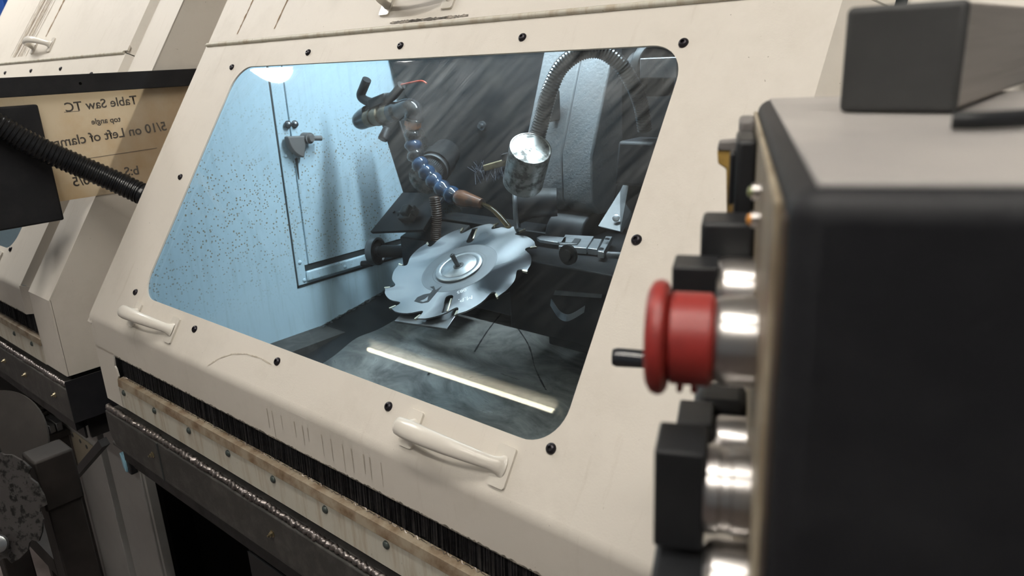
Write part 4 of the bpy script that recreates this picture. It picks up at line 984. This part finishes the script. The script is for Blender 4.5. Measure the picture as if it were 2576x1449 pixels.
mb = MB(); mb.hexa([bl_, br_, Vector((sx, br_.y, 1.486)), Vector((sx, bl_.y, 1.486))], [p - Vector((.0012, 0, 0)) for p in (bl_, br_, Vector((sx, br_.y, 1.486)), Vector((sx, bl_.y, 1.486)))]); mb.build('film_sheet', M['paper'], sgn)
def line_(body, a, b_, size):
    pa_, pb_ = sg(*a), sg(*b_); u = (pa_-pb_).normalized(); v = Vector((1, 0, 0)).cross(u) if False else Vector((-1, 0, 0)).cross(u)
    text_mesh('lettering', body, size, (pa_+pb_)/2, u, v, -.0006, M['ink'], sgn, bold=.0004)
line_('Table Saw TC', (162, 272), (345, 252), .0265)
line_('top angle', (230, 307), (302, 300), .0165)
line_('5/10 on Left of clamp', (118, 364), (430, 316), .0282)
line_('b:S', (310, 434), (352, 428), .0275); line_('10/5', (172, 461), (252, 449), .0280)
for a, b_, wv in (((225, 399), (395, 373), .0012), ((161, 283), (200, 280), .0010)):
    pa_, pb_ = sg(*a), sg(*b_); mb = MB(); e = Vector((.0006, 0, 0)); hh = Vector((0, 0, wv)); mb.face([pa_+e, pb_+e, pb_+e+hh, pa_+e+hh]); mb.build('ruled_line', M['ink'], sgn)
cd = thing('flexible_conduit', at(335, 470, X=-1.6), 'black corrugated conduit running from the left pendant to the machine', 'conduit')
cpth = [at(-70, 285, X=NX+.022), at(0, 318, X=NX+.03), at(90, 368, X=-1.69), at(190, 413, X=-1.67), at(280, 452, X=-1.64), at(345, 482, X=-1.61), at(372, 495, X=-1.59)]
pth = resample(spline(cpth, 30), .0022)
mb = MB(); mb.tube(pth, lambda i, f_: (.0215, .0235, .0235, .0215)[i % 4], 18); mb.build('corrugated_tube', M['goose'], cd, smooth=40)

# ------------------------------------------------------------------ clutter under the neighbour, base cabinets
bc = thing('base_cabinet', (-2.0, .64, 0), 'grey base cabinet panels under the gap between both machines', 'cabinet')
def xpx(px, py, Y): return at(px, py, Y=Y).x
YB = .60
for a, b_ in ((170, 291), (308, 376)):
    mb = MB(); mb.box((xpx(a, 1300, YB), YB, 0), (xpx(b_, 1300, YB), YB+.02, .695)); mb.build('panel', M['cabinet'], bc, bevel=.002)
mb = MB(); mb.box((xpx(382, 1300, YB), YB, 0), (xpx(387, 1300, YB), YB+.02, .695)); mb.build('edge_strip', M['cabinet'], bc)
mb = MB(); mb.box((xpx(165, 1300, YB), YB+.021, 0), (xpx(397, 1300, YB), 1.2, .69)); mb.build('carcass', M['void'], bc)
bk = Part('machine_base', mach, 'recessed base, blackened for the shade under the beam')
mb = MB(); mb.box((xpx(398, 1300, YB)+.004, .68, 0), (XR, 2.1, .762)); mb.build('plinth', M['void'], bk)  # coloured black in place of the shade under the beam
p = at(622, 1350, Y=.67); mb = MB(); mb.box((p.x-.003, .67, .40), (p.x+.003, .68, .76)); mb.build('edge_strip', M['cabinet'], bk)
p = at(645, 1350, Y=.67); mb = MB(); mb.box((p.x-.012, .672, .40), (p.x+.03, .68, .76)); mb.build('side_panel', M['greyplate'], bk)
# perforated crate on a stand
ck = at(620, 1385, Y=.52); cw = .34
cr = thing('plastic_crate', (ck.x+cw/2, .59, ck.z-.07), 'black perforated crate in the dark under the beam', 'crate')
x0, x1, y0, y1_, zb, zt_ = ck.x, ck.x+cw, .52, .665, ck.z-.065, ck.z
mb = MB(); mb.box((x0, y0, zb), (x1, y0+.005, zt_)); mb.box((x0, y1_-.005, zb), (x1, y1_, zt_)); mb.box((x0, y0, zb), (x0+.005, y1_, zt_)); mb.box((x1-.005, y0, zb), (x1, y1_, zt_))
mb.build('crate_walls', M['knob'], cr, bevel=.0015)
holes = [circle(x0+.02+.02*i, y0+.02+.02*j, .005, 8) for i in range(15) for j in range(6)]
mb = MB(); mb.plate([(x0, y0), (x1, y0), (x1, y1_), (x0, y1_)], holes, (0, 0, zb), (1, 0, 0), (0, 1, 0), (0, 0, 1), .003); mb.build('perforated_bottom', M['knob'], cr)
cs = thing('crate_stand', (ck.x+cw/2, .59, 0), 'dark stand carrying the perforated crate', 'stand')
for i, j in ((0, 0), (1, 0), (0, 1), (1, 1)):
    mb = MB(); mb.box((x0+.02+i*(cw-.06), y0+.02+j*.09, 0), (x0+.04+i*(cw-.06), y0+.04+j*.09, zb-.014)); mb.build('leg', M['frame'], cs)
mb = MB(); mb.box((x0, y0, zb-.014), (x1, y1_, zb-.001)); mb.build('top_board', M['frame'], cs)

# dark stand with a square post and saw discs, lower left
pt = at(118, 1133, D=1.00)
st = thing('blade_stand', (pt.x, pt.y, 0), 'dark square-tube stand at lower left carrying a pitted disc', 'stand')
pw = .021
mb = MB(); mb.box((pt.x-pw, pt.y-pw, 0), (pt.x+pw, pt.y+pw, pt.z-.01)); mb.build('post', M['frame'], st, bevel=.002)
mb = MB(); mb.box((pt.x-pw*1.15, pt.y-pw*1.15, pt.z-.075), (pt.x+pw*1.15, pt.y+pw*1.15, pt.z-.0)); mb.build('collar', M['frame'], st, bevel=.003)
mb = MB(); mb.box((pt.x-.40, pt.y-pw, pt.z-.20), (pt.x-pw, pt.y+pw, pt.z-.17)); mb.build('cross_bar', M['frame'], st)
mb = MB(); mb.box((pt.x-.40, pt.y-pw, 0), (pt.x-.36, pt.y+pw, pt.z)); mb.build('post', M['frame'], st, bevel=.002)
vd = Vector((.62, -.72, .28)).normalized()
def toothed(c, nrm, r_, teeth, t_, name, mat, owner):
    u = nrm.orthogonal().normalized(); v = nrm.cross(u); o_ = []
    for k in range(teeth):
        for f_, q_ in ((0, 1.0), (.25, .985), (.6, .95), (.8, .89), (.92, .90), (.97, .97)):
            a = 2*PI*(k+f_)/teeth; o_.append((r_*q_*math.cos(a), r_*q_*math.sin(a)))
    mb = MB(); mb.plate(o_, [circle(0, 0, .014)], c, u, v, nrm, t_); return mb.build(name, mat, owner)
dc_ = at(-28, 1268, D=.97)
pd = thing('worn_saw_disc', dc_, 'pitted grey saw disc with notched rim at the lower left edge', 'saw blade')
toothed(dc_, Vector((.55, -.80, .2)).normalized(), .083, 10, .003, 'disc', M['pitted'], pd)
mb = MB(); pb_ = at(2, 1366, D=.96); mb.lathe([(0, .011), (.004, .011), (.006, .008)], pb_, vd, 16); mb.build('bolt_head', M['bright'], pd, smooth=40)
dd_ = at(-10, 1135, D=1.06)
dg = thing('dark_steel_disc', dd_, 'plain dark steel disc behind the pitted disc at lower left', 'disc')
mb = MB(); mb.lathe([(0, .014), (0, .086), (.003, .086), (.003, .014)], dd_, Vector((.45, -.75, .48)), 48); mb.build('plate', M['dish'], dg)
# stack of thin dark plates on a shelf below the neighbour's beam
sc = at(110, 1010, Y=.58)
sh = thing('low_shelf', (sc.x, sc.y, sc.z-.12), 'dark shelf board under the beam of the left machine', 'shelf')
mb = MB(); mb.box((sc.x-.40, .46, sc.z-.075), (sc.x+.12, .595, sc.z-.06)); mb.build('board', M['frame'], sh)
mb = MB(); mb.box((sc.x-.40, .452, sc.z-.08), (sc.x+.12, .46, sc.z-.058)); mb.build('board_edge', M['ledge'], sh)
for i, j in ((-.38, .465), (.09, .465), (-.38, .565), (.09, .565)):
    mb = MB(); mb.box((sc.x+i, j, 0), (sc.x+i+.025, j+.025, sc.z-.075)); mb.build('leg', M['frame'], sh)
for k in range(11):
    x_ = sc.x - .14 + rnd.uniform(-.012, .012); y_ = .528 + rnd.uniform(-.006, .006); z_ = sc.z - .0595 + .0085*k
    t = thing('steel_plate', (x_, y_, z_), 'thin dark steel plate, %s in the stack on the low shelf' % ('topmost', 'second from top', 'third from top', 'fourth from top', 'fifth from top', 'sixth from top', 'seventh from top', 'fourth from bottom', 'third from bottom', 'second from bottom', 'lowest')[10-k], 'steel plate', 'plates stacked on the low shelf'); t.rotation_euler.z = rnd.uniform(-.03, .03)
    if k == 0:
        mb = MB(); mb.prism(rrect(-.15, .15, -.05, .05, .01, 3), (x_, y_, z_), (1, 0, 0), (0, 1, 0), (0, 0, 1), .0055); PLM = mb.build('sheet', M['dish'], t, bevel=.001).data
    else:
        o = bpy.data.objects.new('sheet', PLM); setup(o, t, BASE[t.name])
for k in range(5):
    x_ = sc.x + .07; y_ = .475 + .025*k; z_ = sc.z - .0455
    t = thing('steel_bar', (x_, y_, z_-.015), 'short grey bar beside the plate stack, %s from the shelf edge' % ('first', 'second', 'third', 'fourth', 'fifth')[k], 'steel bar', 'bars on the low shelf')
    mb = MB(); mb.obox((x_, y_, z_), ((1, .2*(k % 2), 0), (-.2*(k % 2), 1, 0), (0, 0, 1)), (.04, .008, .013)); mb.build('bar', M['steel'], t, bevel=.002)
# perforated beige board, red strip, pale blue catch
pg = thing('perforated_board', at(190, 1180, Y=.5965), 'beige board with row of dark holes beside the stand', 'board')
q_ = [at(140, 1108, Y=.5965), at(185, 1088, Y=.5965), at(238, 1128, Y=.5965), at(172, 1215, Y=.5965)]
mb = MB(); mb.hexa(q_, [p + Vector((0, .003, 0)) for p in q_]); mb.build('board', M['peg'], pg)
for x, y in ((183, 1095), (202, 1110), (218, 1124)):
    p = at(x, y, Y=.5963); mb = MB(); mb.lathe([(0, .006), (.001, .006)], p, (0, -1, 0), 12); mb.build('hole', M['seam'], pg)
p = at(178, 1210, Y=.438); p2 = at(262, 1112, Y=.438)
bd = thing('diagonal_brace', p, 'black diagonal brace beside the beige board', 'brace'); mb = MB(); mb.rod(p, p2, .011, seg=4); mb.build('bar', M['knob'], bd)
rs = thing('red_strip', at(252, 1065, Y=.56), 'narrow dark red strip at the corner below the beam', 'strip'); q_ = [at(246, 1012, Y=.60), at(255, 1016, Y=.60), at(263, 1070, Y=.60), at(256, 1074, Y=.60)]
mb = MB(); mb.hexa(q_, [v_ + Vector((0, .004, 0)) for v_ in q_]); mb.build('strip', M['crimson'], rs)
ct = Part('catch', bc, 'pale blue and black catch')
ca = at(306, 1162, Y=.575); mb = MB(); mb.prism([(-.004, .024), (.010, .016), (.016, -.012), (.013, -.026), (.002, -.014)], ca, (1, 0, 0), (0, 0, 1), (0, 1, 0), .025); mb.build('catch_body', M['teal'], ct, bevel=.002)
mb = MB(); mb.box((ca.x+.012, .580, ca.z-.03), (ca.x+.030, .598, ca.z+.024)); mb.build('catch_bracket', M['knob'], ct, bevel=.003)
